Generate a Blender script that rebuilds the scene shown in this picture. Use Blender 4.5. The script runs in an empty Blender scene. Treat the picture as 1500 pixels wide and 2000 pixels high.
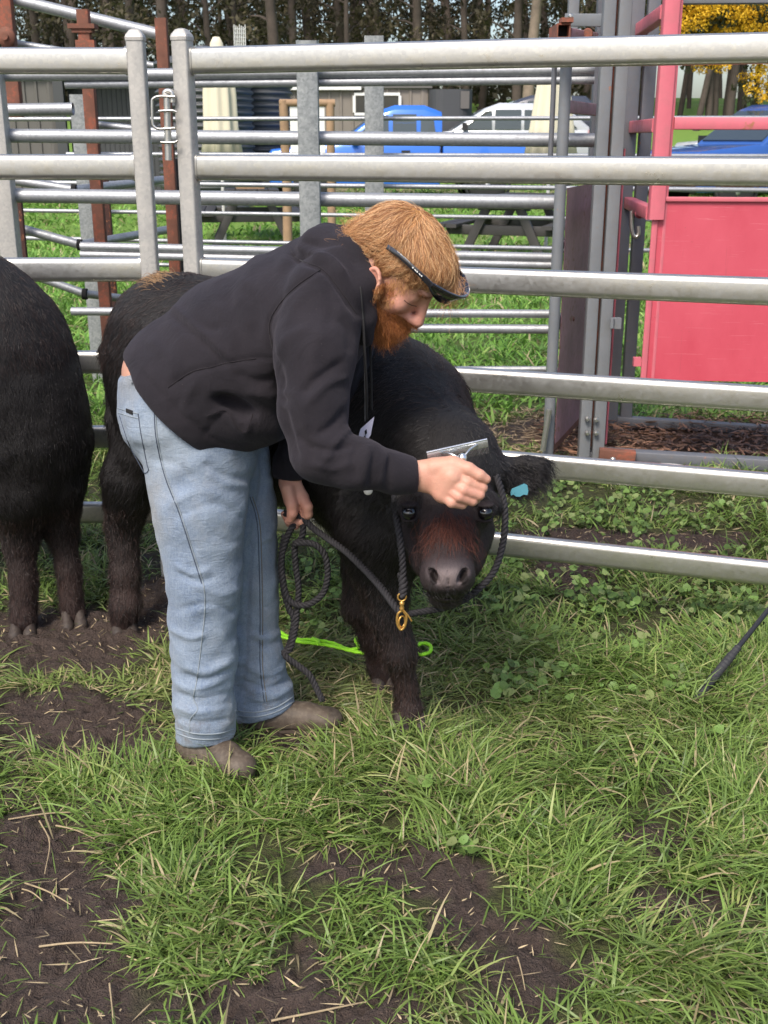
import bpy, math, random, time
import numpy as np
from mathutils import Vector, Matrix
from mathutils.bvhtree import BVHTree
_T0 = time.time()
S = bpy.context.scene
C = S.collection
R = math.radians

# ------------------------------------------------------------------ camera, world, sun, exposure
PITCH = R(18.4); FPX = 2200.0; EYE = 1.55
cam_d = bpy.data.cameras.new('camera'); cam = bpy.data.objects.new('camera', cam_d); C.objects.link(cam)
cam.location = (0, 0, EYE); cam.rotation_euler = (math.pi / 2 - PITCH, 0, 0)
cam_d.sensor_fit = 'VERTICAL'; cam_d.sensor_height = 36; cam_d.sensor_width = 27; cam_d.lens = FPX / 2000 * 36
cam_d.clip_start = 0.05; cam_d.clip_end = 2000
cam_d.dof.use_dof = True; cam_d.dof.focus_distance = 2.75; cam_d.dof.aperture_fstop = 11
S.camera = cam
SUN_EL, SUN_AZ = 50.0, 205.0       # degrees; azimuth clockwise from +Y (north), sun behind and left of the camera
wd = bpy.data.worlds.new('World'); S.world = wd; wd.use_nodes = True
nt = wd.node_tree; bg = nt.nodes['Background']
sky = nt.nodes.new('ShaderNodeTexSky'); sky.sky_type = 'NISHITA'; sky.sun_disc = False
sky.sun_elevation = R(SUN_EL); sky.sun_rotation = R(SUN_AZ); sky.air_density = 1.0; sky.dust_density = 3.0; sky.ozone_density = 1.0
nt.links.new(sky.outputs[0], bg.inputs[0]); bg.inputs[1].default_value = 0.15
sl = bpy.data.lights.new('sun', 'SUN'); sl.energy = 2.4; sl.angle = R(17); sl.color = (1, .93, .82)
so = bpy.data.objects.new('sun', sl); C.objects.link(so)
_d = Vector((math.sin(R(SUN_AZ)) * math.cos(R(SUN_EL)), math.cos(R(SUN_AZ)) * math.cos(R(SUN_EL)), math.sin(R(SUN_EL))))
so.rotation_euler = (-_d).to_track_quat('-Z', 'Y').to_euler(); so.location = _d * 50
S.view_settings.view_transform = 'Standard'; S.view_settings.look = 'None'; S.view_settings.exposure = 0.70
S.view_settings.gamma = 1; S.view_settings.use_curve_mapping = False
S.cycles.max_bounces = 6; S.cycles.diffuse_bounces = 3; S.cycles.transparent_max_bounces = 8
S.cycles.use_denoising = True
try: S.cycles_curves.shape = 'RIBBONS'
except Exception: pass

# ------------------------------------------------------------------ survey: picture coordinates (1500x2000) to points in the place
_F = np.array([0, math.cos(PITCH), -math.sin(PITCH)]); _U = np.array([0, math.sin(PITCH), math.cos(PITCH)]); _Rt = np.array([1., 0, 0])
def ray(px, py):
    return _Rt * ((px - 750) / FPX) + _U * (-(py - 1000) / FPX) + _F
def P(px, py, Y):
    d = ray(px, py); return np.array([0, 0, EYE]) + d * (Y / d[1])
def G(px, py, z=0.0):
    d = ray(px, py); return np.array([0, 0, EYE]) + d * ((z - EYE) / d[2])
def XZ(px, py, Y):          # world x at that pixel
    return P(px, py, Y)[0]
def mpp(py, Y):             # metres per picture pixel there
    d = ray(750, py); return (Y / d[1]) / FPX

# ------------------------------------------------------------------ object helpers
def tagp(o, label=None, cat=None, group=None, kind=None):
    if label: o['label'] = label
    if cat: o['category'] = cat
    if group: o['group'] = group
    if kind: o['kind'] = kind
    return o
def wloc(o):
    v = np.zeros(3)
    while o is not None:
        v += np.array(o.location); o = o.parent
    return v
def thing(name, label, cat, loc=(0, 0, 0), group=None):
    o = bpy.data.objects.new(name, None); C.objects.link(o); o.location = tuple(float(v) for v in loc); o.empty_display_size = .1
    return tagp(o, label, cat, group)
def mesh_np(name, V, F, mat=None, parent=None, smooth=False, base=None):
    """V (n,3) world coordinates, F (m,3|4) array or list of tuples"""
    me = bpy.data.meshes.new(name)
    V = np.asarray(V, dtype=np.float64)
    off = wloc(parent) if parent is not None else (np.asarray(base, float) if base is not None else np.zeros(3))
    V = V - off
    if isinstance(F, np.ndarray):
        k = F.shape[1]; m = F.shape[0]
        me.vertices.add(len(V)); me.vertices.foreach_set('co', V.astype(np.float32).ravel())
        me.loops.add(m * k); me.loops.foreach_set('vertex_index', F.astype(np.int32).ravel())
        me.polygons.add(m); me.polygons.foreach_set('loop_start', np.arange(0, m * k, k, dtype=np.int32))
        me.update(calc_edges=True)
    else:
        me.from_pydata([tuple(v) for v in V], [], [tuple(f) for f in F])
    if smooth: me.polygons.foreach_set('use_smooth', np.ones(len(me.polygons), bool))
    me.update()
    if mat: me.materials.append(mat)
    o = bpy.data.objects.new(name, me); C.objects.link(o)
    if parent is not None: o.parent = parent
    elif base is not None: o.location = tuple(float(b) for b in base)
    return o
def copy_tree(o, parent=None):
    c = o.copy(); C.objects.link(c)
    if parent is not None: c.parent = parent
    for ch in list(o.children): copy_tree(ch, c)
    return c
def nrm(v):
    v = np.asarray(v, float); return v / (np.linalg.norm(v) + 1e-12)
def rrect(w, h, r, n=3):
    pts = []
    r = min(r, w / 2 - 1e-5, h / 2 - 1e-5)
    for cx, cy, a0 in ((w / 2 - r, h / 2 - r, 0), (-w / 2 + r, h / 2 - r, 90), (-w / 2 + r, -h / 2 + r, 180), (w / 2 - r, -h / 2 + r, 270)):
        for i in range(n + 1):
            a = R(a0 + 90 * i / n); pts.append((cx + r * math.cos(a), cy + r * math.sin(a)))
    return pts
class MB:
    def __init__(s): s.V = []; s.F = []; s.smooth = []
    def add(s, V, F, sm=False):
        b = len(s.V); s.V += [tuple(v) for v in V]; s.F += [tuple(b + i for i in f) for f in F]; s.smooth += [sm] * len(F); return s
    def prism(s, prof, a, b, up=(0, 0, 1), caps=True, sm=False, scale_b=1.0):
        a = np.asarray(a, float); b = np.asarray(b, float); d = nrm(b - a)
        up = np.asarray(up, float)
        if abs(np.dot(up, d)) > .98: up = np.array([0, 1., 0])
        sx = nrm(np.cross(d, up)); sy = np.cross(sx, d)
        n = len(prof)
        V = [a + sx * p[0] + sy * p[1] for p in prof] + [b + (sx * p[0] + sy * p[1]) * scale_b for p in prof]
        F = [(i, (i + 1) % n, n + (i + 1) % n, n + i) for i in range(n)]
        s.add(V, F, sm)
        if caps: 
            s.add(V, [tuple(range(n - 1, -1, -1)), tuple(range(n, 2 * n))])
        return s
    def beam(s, a, b, w, h, r=.003, up=(0, 0, 1), n=2, sm=True):
        return s.prism(rrect(w, h, r, n), a, b, up, sm=sm)
    def box(s, c, size, rz=0.0, r=None):
        x, y, z = [v / 2 for v in size]; cz, sz_ = math.cos(rz), math.sin(rz)
        V = []
        for dz in (-z, z):
            for dx, dy in ((-x, -y), (x, -y), (x, y), (-x, y)):
                V.append((c[0] + dx * cz - dy * sz_, c[1] + dx * sz_ + dy * cz, c[2] + dz))
        return s.add(V, [(3, 2, 1, 0), (4, 5, 6, 7), (0, 1, 5, 4), (1, 2, 6, 5), (2, 3, 7, 6), (3, 0, 4, 7)])
    def hexa(s, bot, top):
        V = list(bot) + list(top)
        return s.add(V, [(3, 2, 1, 0), (4, 5, 6, 7), (0, 1, 5, 4), (1, 2, 6, 5), (2, 3, 7, 6), (3, 0, 4, 7)])
    def tube(s, pts, r, n=10, caps=True):
        pts = np.asarray(pts, float); m = len(pts)
        rr = np.full(m, r) if np.isscalar(r) else np.asarray(r, float)
        T = np.gradient(pts, axis=0); T /= (np.linalg.norm(T, axis=1, keepdims=True) + 1e-12)
        u = np.array([0, 0, 1.]) if abs(T[0][2]) < .9 else np.array([0, 1., 0]); V = []
        N = nrm(np.cross(T[0], u))
        for i in range(m):
            N = nrm(N - T[i] * np.dot(N, T[i])); B = np.cross(T[i], N)
            for k in range(n):
                a = 2 * math.pi * k / n; V.append(pts[i] + (N * math.cos(a) + B * math.sin(a)) * rr[i])
        F = [(i * n + k, i * n + (k + 1) % n, (i + 1) * n + (k + 1) % n, (i + 1) * n + k) for i in range(m - 1) for k in range(n)]
        s.add(V, F, True)
        if caps: s.add(V, [tuple(range(n - 1, -1, -1)), tuple(range((m - 1) * n, m * n))])
        return s
    def lathe(s, prof, c, axis=(0, 0, 1), n=24, caps=True):
        ax = nrm(axis); u = np.array([1., 0, 0]) if abs(ax[0]) < .9 else np.array([0, 1., 0])
        e1 = nrm(np.cross(ax, u)); e2 = np.cross(ax, e1); c = np.asarray(c, float); m = len(prof)
        V = [c + ax * z + (e1 * math.cos(2 * math.pi * k / n) + e2 * math.sin(2 * math.pi * k / n)) * r for r, z in prof for k in range(n)]
        F = [(i * n + k, i * n + (k + 1) % n, (i + 1) * n + (k + 1) % n, (i + 1) * n + k) for i in range(m - 1) for k in range(n)]
        s.add(V, F, True)
        if caps: s.add(V, [tuple(range(n - 1, -1, -1)), tuple(range((m - 1) * n, m * n))])
        return s
    def build(s, name, mat, parent=None, base=None):
        o = mesh_np(name, np.array(s.V), s.F, mat, parent, base=base)
        o.data.polygons.foreach_set('use_smooth', np.array(s.smooth, bool)); o.data.update()
        return o
def catmull(pts, n=8, closed=False):
    pts = [np.asarray(p, float) for p in pts]; out = []
    m = len(pts)
    rng = range(m) if closed else range(m - 1)
    for i in rng:
        p1, p2 = pts[i], pts[(i + 1) % m]
        p0 = pts[i - 1] if (i > 0 or closed) else 2 * p1 - p2
        p3 = pts[(i + 2) % m] if (i + 2 < m or closed) else 2 * p2 - p1
        for k in range(n):
            t = k / n
            out.append(.5 * ((2 * p1) + (-p0 + p2) * t + (2 * p0 - 5 * p1 + 4 * p2 - p3) * t * t + (-p0 + 3 * p1 - 3 * p2 + p3) * t ** 3))
    if not closed: out.append(pts[-1])
    return np.array(out)
def resample(pts, step):
    pts = np.asarray(pts); L = np.concatenate([[0], np.cumsum(np.linalg.norm(np.diff(pts, axis=0), axis=1))])
    n = max(2, int(L[-1] / step)); t = np.linspace(0, L[-1], n)
    return np.stack([np.interp(t, L, pts[:, i]) for i in range(3)], 1)

# ------------------------------------------------------------------ numpy noise
_rng = np.random.default_rng(7)
_TB = _rng.random((32, 32, 32)).astype(np.float32)
def vnoise(x, y, z=None):
    x = np.asarray(x, np.float32); y = np.asarray(y, np.float32); z = np.zeros_like(x) if z is None else np.asarray(z, np.float32)
    xi = np.floor(x).astype(int); yi = np.floor(y).astype(int); zi = np.floor(z).astype(int)
    fx = x - xi; fy = y - yi; fz = z - zi
    fx = fx * fx * (3 - 2 * fx); fy = fy * fy * (3 - 2 * fy); fz = fz * fz * (3 - 2 * fz)
    r = 0
    for a in (0, 1):
        for b in (0, 1):
            for c in (0, 1):
                w = (fx if a else 1 - fx) * (fy if b else 1 - fy) * (fz if c else 1 - fz)
                r = r + w * _TB[(xi + a) & 31, (yi + b) & 31, (zi + c) & 31]
    return r * 2 - 1
def fbm(x, y, z=None, oct=4, g=.5):
    r = 0; a = 1; f = 1; s = 0
    for i in range(oct):
        r = r + a * vnoise(np.asarray(x) * f + 7.3 * i, np.asarray(y) * f + 3.1 * i, None if z is None else np.asarray(z) * f + 5.7 * i); s += a; a *= g; f *= 2.03
    return r / s

# ------------------------------------------------------------------ implicit bodies (smooth unions meshed with surface nets)
class Field:
    def __init__(s, lo, hi, h):
        s.lo = np.asarray(lo, float); s.h = h
        s.n = np.ceil((np.asarray(hi, float) - s.lo) / h).astype(int) + 1
        s.F = np.full(tuple(s.n), 10.0, np.float32)
        s.ax = [(s.lo[i] + h * np.arange(s.n[i])).astype(np.float32) for i in range(3)]
    def _sub(s, lo, hi):
        a = np.clip(np.floor((lo - s.lo) / s.h).astype(int), 0, s.n); b = np.clip(np.ceil((hi - s.lo) / s.h).astype(int) + 1, 0, s.n)
        sl = tuple(slice(a[i], b[i]) for i in range(3))
        return sl, s.ax[0][sl[0]][:, None, None], s.ax[1][sl[1]][None, :, None], s.ax[2][sl[2]][None, None, :]
    def _mix(s, sl, d, k, sub):
        A = s.F[sl]
        if sub: 
            d = -d; h = np.maximum(k - np.abs(A - d), 0) / k; s.F[sl] = np.maximum(A, d) + h * h * k * .25
        else:
            h = np.maximum(k - np.abs(A - d), 0) / k; s.F[sl] = np.minimum(A, d) - h * h * k * .25
    def cone(s, a, b, ra, rb, side=None, sa=None, sb=None, k=.02, sub=False):
        """tapered capsule from a to b; with `side` the radius along that axis is sa..sb (elliptic section)"""
        a = np.asarray(a, float); b = np.asarray(b, float)
        m = max(ra, rb, sa or 0, sb or 0) + max(3 * k, 4 * s.h)
        lo = np.minimum(a, b) - m; hi = np.maximum(a, b) + m
        sl, X, Y, Z = s._sub(lo, hi)
        if 0 in s.F[sl].shape: return s
        d = b - a; L2 = float(d @ d) + 1e-12
        t = np.clip(((X - a[0]) * d[0] + (Y - a[1]) * d[1] + (Z - a[2]) * d[2]) / L2, 0, 1)
        dx = X - a[0] - t * d[0]; dy = Y - a[1] - t * d[1]; dz = Z - a[2] - t * d[2]
        L = np.sqrt(dx * dx + dy * dy + dz * dz) + 1e-6
        r = ra + (rb - ra) * t
        if side is None: dd = L - r
        else:
            n = nrm(side); sc = dx * n[0] + dy * n[1] + dz * n[2]; rs = sa + (sb - sa) * t
            q = np.sqrt(np.maximum(L * L - sc * sc, 0) / (r * r) + sc * sc / (rs * rs)) + 1e-4
            dd = L * (1 - 1 / q)
            dd = np.where(q < .35, -np.minimum(r, rs) * .6, dd)
        s._mix(sl, dd.astype(np.float32), k, sub); return s
    def chain(s, pts, rs, side=None, ss=None, k=.02, sub=False):
        for i in range(len(pts) - 1):
            s.cone(pts[i], pts[i + 1], rs[i], rs[i + 1], side, ss[i] if ss else None, ss[i + 1] if ss else None, k, sub)
        return s
    def ell(s, c, rad, axes=None, k=.02, sub=False):
        c = np.asarray(c, float); rad = np.asarray(rad, float); A = np.eye(3) if axes is None else np.array([nrm(v) for v in axes])
        m = rad.max() + max(3 * k, 4 * s.h); sl, X, Y, Z = s._sub(c - m, c + m)
        if 0 in s.F[sl].shape: return s
        dx, dy, dz = X - c[0], Y - c[1], Z - c[2]; q0 = 0; q1 = 0
        for i in range(3):
            w = dx * A[i][0] + dy * A[i][1] + dz * A[i][2]; q0 = q0 + (w / rad[i]) ** 2; q1 = q1 + (w / rad[i] ** 2) ** 2
        k0 = np.sqrt(q0); k1 = np.sqrt(q1) + 1e-6
        s._mix(sl, (k0 * (k0 - 1) / k1).astype(np.float32), k, sub); return s
    def plane_cut(s, p, n, k=.006):
        """removes what lies on the +n side of p"""
        n = nrm(n); sl = (slice(None),) * 3
        d = (s.ax[0][:, None, None] - p[0]) * n[0] + (s.ax[1][None, :, None] - p[1]) * n[1] + (s.ax[2][None, None, :] - p[2]) * n[2]
        s._mix(sl, (-d).astype(np.float32), k, True); return s
    def mesh(s, smooth=1):
        F = s.F; neg = F < 0; n = s.n
        nx, ny, nz = n - 1
        c = np.zeros((nx, ny, nz), np.int8)
        for a in (0, 1):
            for b in (0, 1):
                for d in (0, 1): c += neg[a:a + nx, b:b + ny, d:d + nz]
        act = (c > 0) & (c < 8)
        idx = np.full((nx, ny, nz), -1, np.int64); I = np.argwhere(act); idx[act] = np.arange(len(I))
        acc = np.zeros((len(I), 3)); cnt = np.zeros(len(I))
        co = [(a, b, d) for a in (0, 1) for b in (0, 1) for d in (0, 1)]
        for p in co:
            for ax in range(3):
                if p[ax]: continue
                q = list(p); q[ax] = 1
                f0 = F[I[:, 0] + p[0], I[:, 1] + p[1], I[:, 2] + p[2]]; f1 = F[I[:, 0] + q[0], I[:, 1] + q[1], I[:, 2] + q[2]]
                m = (f0 < 0) != (f1 < 0); t = np.where(m, f0 / np.where(m, f0 - f1, 1), 0)
                v = np.array(p, float)[None].repeat(len(I), 0); v[:, ax] = t
                acc += v * m[:, None]; cnt += m
        V = s.lo + (I + acc / cnt[:, None]) * s.h
        Q = []
        for ax in range(3):
            o = [i for i in range(3) if i != ax]; u, v = o
            sh = [slice(None)] * 3; sh2 = [slice(None)] * 3
            sh[ax] = slice(0, -1); sh2[ax] = slice(1, None)
            A = neg[tuple(sh)]; B = neg[tuple(sh2)]; E = np.argwhere(A != B)
            ok = (E[:, u] > 0) & (E[:, v] > 0) & (E[:, u] < n[u] - 1) & (E[:, v] < n[v] - 1); E = E[ok]
            def cell(du, dv):
                e = E.copy(); e[:, u] -= du; e[:, v] -= dv; return idx[e[:, 0], e[:, 1], e[:, 2]]
            q = np.stack([cell(0, 0), cell(1, 0), cell(1, 1), cell(0, 1)], 1)
            s0 = A[E[:, 0], E[:, 1], E[:, 2]]
            flip = s0 if ax != 1 else ~s0
            q[flip] = q[flip][:, ::-1]
            Q.append(q)
        Q = np.concatenate(Q)
        Q = Q[(Q >= 0).all(1)][:, ::-1]
        for _ in range(smooth):
            E = np.concatenate([Q[:, [0, 1]], Q[:, [1, 2]], Q[:, [2, 3]], Q[:, [3, 0]]])
            A = np.zeros_like(V); w = np.bincount(E[:, 0], minlength=len(V)).astype(float) + np.bincount(E[:, 1], minlength=len(V))
            for i in range(3):
                A[:, i] = np.bincount(E[:, 0], V[E[:, 1], i], len(V)) + np.bincount(E[:, 1], V[E[:, 0], i], len(V))
            V = V * .5 + .5 * A / np.maximum(w, 1)[:, None]
        return V, Q
def vnormals(V, Q):
    n = np.cross(V[Q[:, 2]] - V[Q[:, 0]], V[Q[:, 3 if Q.shape[1] == 4 else 1]] - V[Q[:, 1 if Q.shape[1] == 4 else 0]])
    if Q.shape[1] == 3: n = np.cross(V[Q[:, 1]] - V[Q[:, 0]], V[Q[:, 2]] - V[Q[:, 0]])
    N = np.zeros_like(V)
    for i in range(3):
        for k in range(Q.shape[1]): N[:, i] += np.bincount(Q[:, k], n[:, i], len(V))
    return N / (np.linalg.norm(N, axis=1, keepdims=True) + 1e-12)
def scatter(V, Q, n, dens=None, seed=1, N=None):
    """n points on the surface: positions, normals; dens(points) gives the chance of keeping"""
    rg = np.random.default_rng(seed); N = vnormals(V, Q) if N is None else N
    T = np.concatenate([Q[:, [0, 1, 2]], Q[:, [0, 2, 3]]]) if Q.shape[1] == 4 else Q
    ar = np.linalg.norm(np.cross(V[T[:, 1]] - V[T[:, 0]], V[T[:, 2]] - V[T[:, 0]]), axis=1)
    if dens is not None: ar = ar * np.maximum(dens(V[T].mean(1)), 0)
    c = np.cumsum(ar); i = np.searchsorted(c, rg.random(n) * c[-1]); i = np.minimum(i, len(T) - 1)
    a = rg.random(n); b = rg.random(n); f = a + b > 1; a[f] = 1 - a[f]; b[f] = 1 - b[f]; t = T[i]
    p = V[t[:, 0]] + (V[t[:, 1]] - V[t[:, 0]]) * a[:, None] + (V[t[:, 2]] - V[t[:, 0]]) * b[:, None]
    m = N[t[:, 0]] * (1 - a - b)[:, None] + N[t[:, 1]] * a[:, None] + N[t[:, 2]] * b[:, None]
    return p, m / (np.linalg.norm(m, axis=1, keepdims=True) + 1e-9), rg
def hair_obj(name, PTS, rad, mat, parent):
    """PTS (n,k,3) world; rad (k,) or (n,k)"""
    n, k, _ = PTS.shape; hc = bpy.data.hair_curves.new(name); hc.add_curves([k] * n)
    off = wloc(parent)
    hc.attributes['position'].data.foreach_set('vector', (PTS - off).astype(np.float32).ravel())
    ra = hc.attributes.get('radius') or hc.attributes.new('radius', 'FLOAT', 'POINT')
    rr = np.broadcast_to(rad, (n, k)).astype(np.float32).ravel(); ra.data.foreach_set('value', np.ascontiguousarray(rr))
    hc.materials.append(mat); o = bpy.data.objects.new(name, hc); C.objects.link(o); o.parent = parent
    return o
def strands(p, n, comb, L, k=5, lift=.5, droop=.0, curl=0.0, seed=3):
    """hair points from roots p, normals n, combing direction, length (n,)"""
    rg = np.random.default_rng(seed); m = len(p); t = np.linspace(0, 1, k)[None, :, None]
    comb = comb - n * np.sum(comb * n, 1, keepdims=True); comb /= (np.linalg.norm(comb, axis=1, keepdims=True) + 1e-9)
    L = L[:, None, None]
    out = p[:, None] + n[:, None] * L * lift * (t - .45 * t * t) + comb[:, None] * L * (t * .75 + .25 * t * t)
    out[:, :, 2] -= (L * droop * t * t)[:, :, 0]
    if curl > 0:
        w = rg.normal(size=(m, 1, 3)) * curl; ph = rg.random((m, 1, 1)) * 6.28; out = out + w * np.sin(ph + t * 5) * t * L
    return out

# ------------------------------------------------------------------ materials
MATS = {}
class NB:
    def __init__(s, name):
        s.m = bpy.data.materials.new(name); s.m.use_nodes = True; s.t = s.m.node_tree; s.b = s.t.nodes['Principled BSDF']
    def n(s, ty, **kw):
        nd = s.t.nodes.new(ty)
        for k, v in kw.items():
            if k[0] == 'i' and k[1:].isdigit(): nd.inputs[int(k[1:])].default_value = v
            elif k in nd.inputs.keys(): nd.inputs[k].default_value = v
            else: setattr(nd, k, v)
        return nd
    def l(s, a, b): s.t.links.new(a, b)
    def coord(s, kind='Object', scale=(1, 1, 1), rot=(0, 0, 0)):
        tc = s.n('ShaderNodeTexCoord'); mp = s.n('ShaderNodeMapping'); mp.inputs['Scale'].default_value = scale; mp.inputs['Rotation'].default_value = rot
        s.l(tc.outputs[kind], mp.inputs[0]); return mp.outputs[0]
    def noise(s, vec, scale, detail=4, rough=.5, dist=0):
        nd = s.n('ShaderNodeTexNoise'); nd.inputs['Scale'].default_value = scale; nd.inputs['Detail'].default_value = detail
        nd.inputs['Roughness'].default_value = rough; nd.inputs['Distortion'].default_value = dist
        if vec is not None: s.l(vec, nd.inputs['Vector'])
        return nd.outputs[0]
    def ramp(s, fac, stops, interp='LINEAR'):
        r = s.n('ShaderNodeValToRGB'); r.color_ramp.interpolation = interp; e = r.color_ramp.elements
        while len(e) < len(stops): e.new(.5)
        for i, (p, c) in enumerate(stops):
            e[i].position = p; e[i].color = (*c, 1) if len(c) == 3 else c
        s.l(fac, r.inputs[0]); return r.outputs[0]
    def mix(s, f, a, b, ty='MIX'):
        m = s.n('ShaderNodeMix', data_type='RGBA', blend_type=ty)
        for sock, v in ((m.inputs[0], f), (m.inputs[6], a), (m.inputs[7], b)):
            if hasattr(v, 'node'): s.l(v, sock)
            else: sock.default_value = v if not isinstance(v, tuple) else ((*v, 1) if len(v) == 3 else v)
        return m.outputs[2]
    def math(s, op, a, b=0.0):
        m = s.n('ShaderNodeMath', operation=op)
        for sock, v in ((m.inputs[0], a), (m.inputs[1], b)):
            if hasattr(v, 'node'): s.l(v, sock)
            else: sock.default_value = v
        return m.outputs[0]
    def attr(s, name, out='Fac'):
        a = s.n('ShaderNodeAttribute'); a.attribute_name = name; return a.outputs[out]
    def bump(s, h, dist=.002, strength=1.0, nrm=None):
        b = s.n('ShaderNodeBump'); b.inputs['Distance'].default_value = dist; b.inputs['Strength'].default_value = strength
        s.l(h, b.inputs['Height'])
        if nrm is not None: s.l(nrm, b.inputs['Normal'])
        s.l(b.outputs[0], s.b.inputs['Normal']); return b.outputs[0]
    def base(s, c):
        if hasattr(c, 'node'): s.l(c, s.b.inputs['Base Color'])
        else: s.b.inputs['Base Color'].default_value = (*c, 1)
        return s
    def set(s, **kw):
        for k, v in kw.items():
            k = {'metal': 'Metallic', 'rough': 'Roughness', 'spec': 'Specular IOR Level', 'trans': 'Transmission Weight', 'sheen': 'Sheen Weight', 'coat': 'Coat Weight', 'sss': 'Subsurface Weight', 'ior': 'IOR'}[k]
            if hasattr(v, 'node'): s.l(v, s.b.inputs[k])
            else: s.b.inputs[k].default_value = v
        return s
def galv(name, col=(.50, .51, .53), col2=(.36, .37, .40), metal=.75, rough=.42, stain=(.30, .24, .17), stain_amt=.15, sc=14):
    b = NB(name); v = b.coord(); v2 = b.coord(scale=(1.5, 1.5, 6))
    n1 = b.noise(v, sc, 5, .6); vo = b.n('ShaderNodeTexVoronoi'); vo.inputs['Scale'].default_value = 90; b.l(v, vo.inputs['Vector'])
    f = b.math('ADD', b.math('MULTIPLY', n1, .7), b.math('MULTIPLY', b.ramp(vo.outputs['Color'], [(0, (0, 0, 0)), (1, (1, 1, 1))]), .3))
    c = b.mix(b.ramp(f, [(.35, (0, 0, 0)), (.7, (1, 1, 1))]), col2, col)
    st = b.ramp(b.noise(v, 5, 8, .75), [(.60, (0, 0, 0)), (.74, (1, 1, 1))]); c = b.mix(b.math('MULTIPLY', st, stain_amt), c, stain)
    sp = b.ramp(b.noise(v, 120, 2, .5), [(.70, (0, 0, 0)), (.76, (1, 1, 1))]); c = b.mix(b.math('MULTIPLY', b.math('MULTIPLY', sp, st), .8), c, (.08, .06, .05))
    b.base(c).set(metal=metal, rough=b.ramp(f, [(.3, (rough + .12,) * 3), (.8, (rough - .08,) * 3)]))
    b.bump(n1, .0012, .6); return b.m
def paint(name, col, var=.85, rough=.5, rust=0.0, rustcol=(.22, .08, .035), metal=0, sc=6, coat=0, dirt=.0):
    b = NB(name); v = b.coord()
    n1 = b.noise(v, sc, 6, .65); n2 = b.noise(v, sc * 7, 4, .6)
    c = b.mix(b.ramp(n1, [(.3, (0, 0, 0)), (.7, (1, 1, 1))]), tuple(x * var for x in col), col)
    if rust > 0:
        m = b.math('ADD', b.math('MULTIPLY', n1, .6), b.math('MULTIPLY', n2, .4)); r_ = b.ramp(m, [(.66 - rust * .3, (0, 0, 0)), (.70 - rust * .28, (1, 1, 1))])
        c = b.mix(r_, c, b.mix(n2, rustcol, tuple(min(1, x * 2.0) for x in rustcol)))
    if dirt > 0:
        c = b.mix(b.math('MULTIPLY', b.ramp(n2, [(.45, (0, 0, 0)), (.8, (1, 1, 1))]), dirt), c, (.16, .13, .10))
    b.base(c).set(rough=b.ramp(n2, [(.2, (rough - .07,) * 3), (.8, (min(1, rough + .1),) * 3)]), metal=metal, coat=coat)
    b.bump(n2, .0012, .35); return b.m
M = {}
# ------------------------------------------------------------------ base materials
M['galv'] = galv('galvanised_rail', (.62, .60, .56), (.50, .49, .47), .92, .32, stain_amt=.5)
M['galv_post'] = galv('galvanised_post', (.47, .45, .42), (.36, .35, .335), .35, .5, stain_amt=.35)
M['galv_dull'] = galv('weathered_galvanised_pipe', (.42, .43, .45), (.30, .31, .33), .6, .45, stain_amt=.35)
M['galv_spangle'] = galv('spangled_galvanised_post', (.33, .345, .345), (.20, .215, .22), .4, .55, stain_amt=.2, sc=30)
M['rust'] = paint('rusty_steel', (.21, .085, .055), .55, .85, rust=.5, rustcol=(.16, .05, .03), sc=9)
M['rust_dark'] = paint('dark_rusty_steel', (.085, .035, .028), .6, .8, rust=.35, sc=9)
M['dark_steel'] = paint('dark_steel', (.03, .03, .033), .7, .6)
M['crush_grey'] = paint('grey_painted_steel', (.17, .18, .195), .82, .5, rust=.10, dirt=.25)
M['crush_grey2'] = paint('mid_grey_painted_steel', (.125, .13, .15), .8, .5, rust=.12, dirt=.3)
M['mauve'] = paint('faded_mauve_sheet', (.36, .19, .215), .6, .55, rust=.30, rustcol=(.13, .055, .035), dirt=.4, sc=4)
M['pink'] = paint('faded_red_paint', (.60, .14, .18), .85, .45, rust=.12, dirt=.22, sc=3)
b = NB('faded_red_sheet'); v = b.coord(); f1 = b.noise(b.coord(scale=(1, 1, .5)), 2.2, 6, .65); sc1 = b.noise(b.coord(scale=(.6, .6, 22), rot=(0, .5, 0)), 9, 3, .6); sc2 = b.noise(b.coord(scale=(16, 16, .7), rot=(0, .25, 0)), 6, 3, .6); sp = b.noise(v, 70, 3, .6)
sz = b.n('ShaderNodeSeparateXYZ'); b.l(v, sz.inputs[0]); hgt = b.ramp(sz.outputs[2], [(.35, (0, 0, 0)), (1.25, (1, 1, 1))])
c = b.mix(b.ramp(f1, [(.3, (0, 0, 0)), (.7, (1, 1, 1))]), (.44, .035, .062), (.56, .075, .11)); c = b.mix(b.math('MULTIPLY', hgt, .30), c, (.52, .11, .15))
c = b.mix(b.math('MULTIPLY', b.ramp(sc1, [(.66, (0, 0, 0)), (.69, (1, 1, 1))]), .35), c, (.62, .22, .25)); c = b.mix(b.math('MULTIPLY', b.ramp(sc2, [(.67, (0, 0, 0)), (.70, (1, 1, 1))]), .25), c, (.30, .06, .07)); c = b.mix(b.math('MULTIPLY', b.ramp(sp, [(.70, (0, 0, 0)), (.75, (1, 1, 1))]), .6), c, (.16, .07, .05))
b.base(c).set(rough=b.ramp(f1, [(.3, (.36,) * 3), (.7, (.52,) * 3)])); b.bump(f1, .012, .5); M['pink2'] = b.m
M['black_inside'] = paint('dark_inside', (.012, .011, .012), .8, .9)

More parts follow.
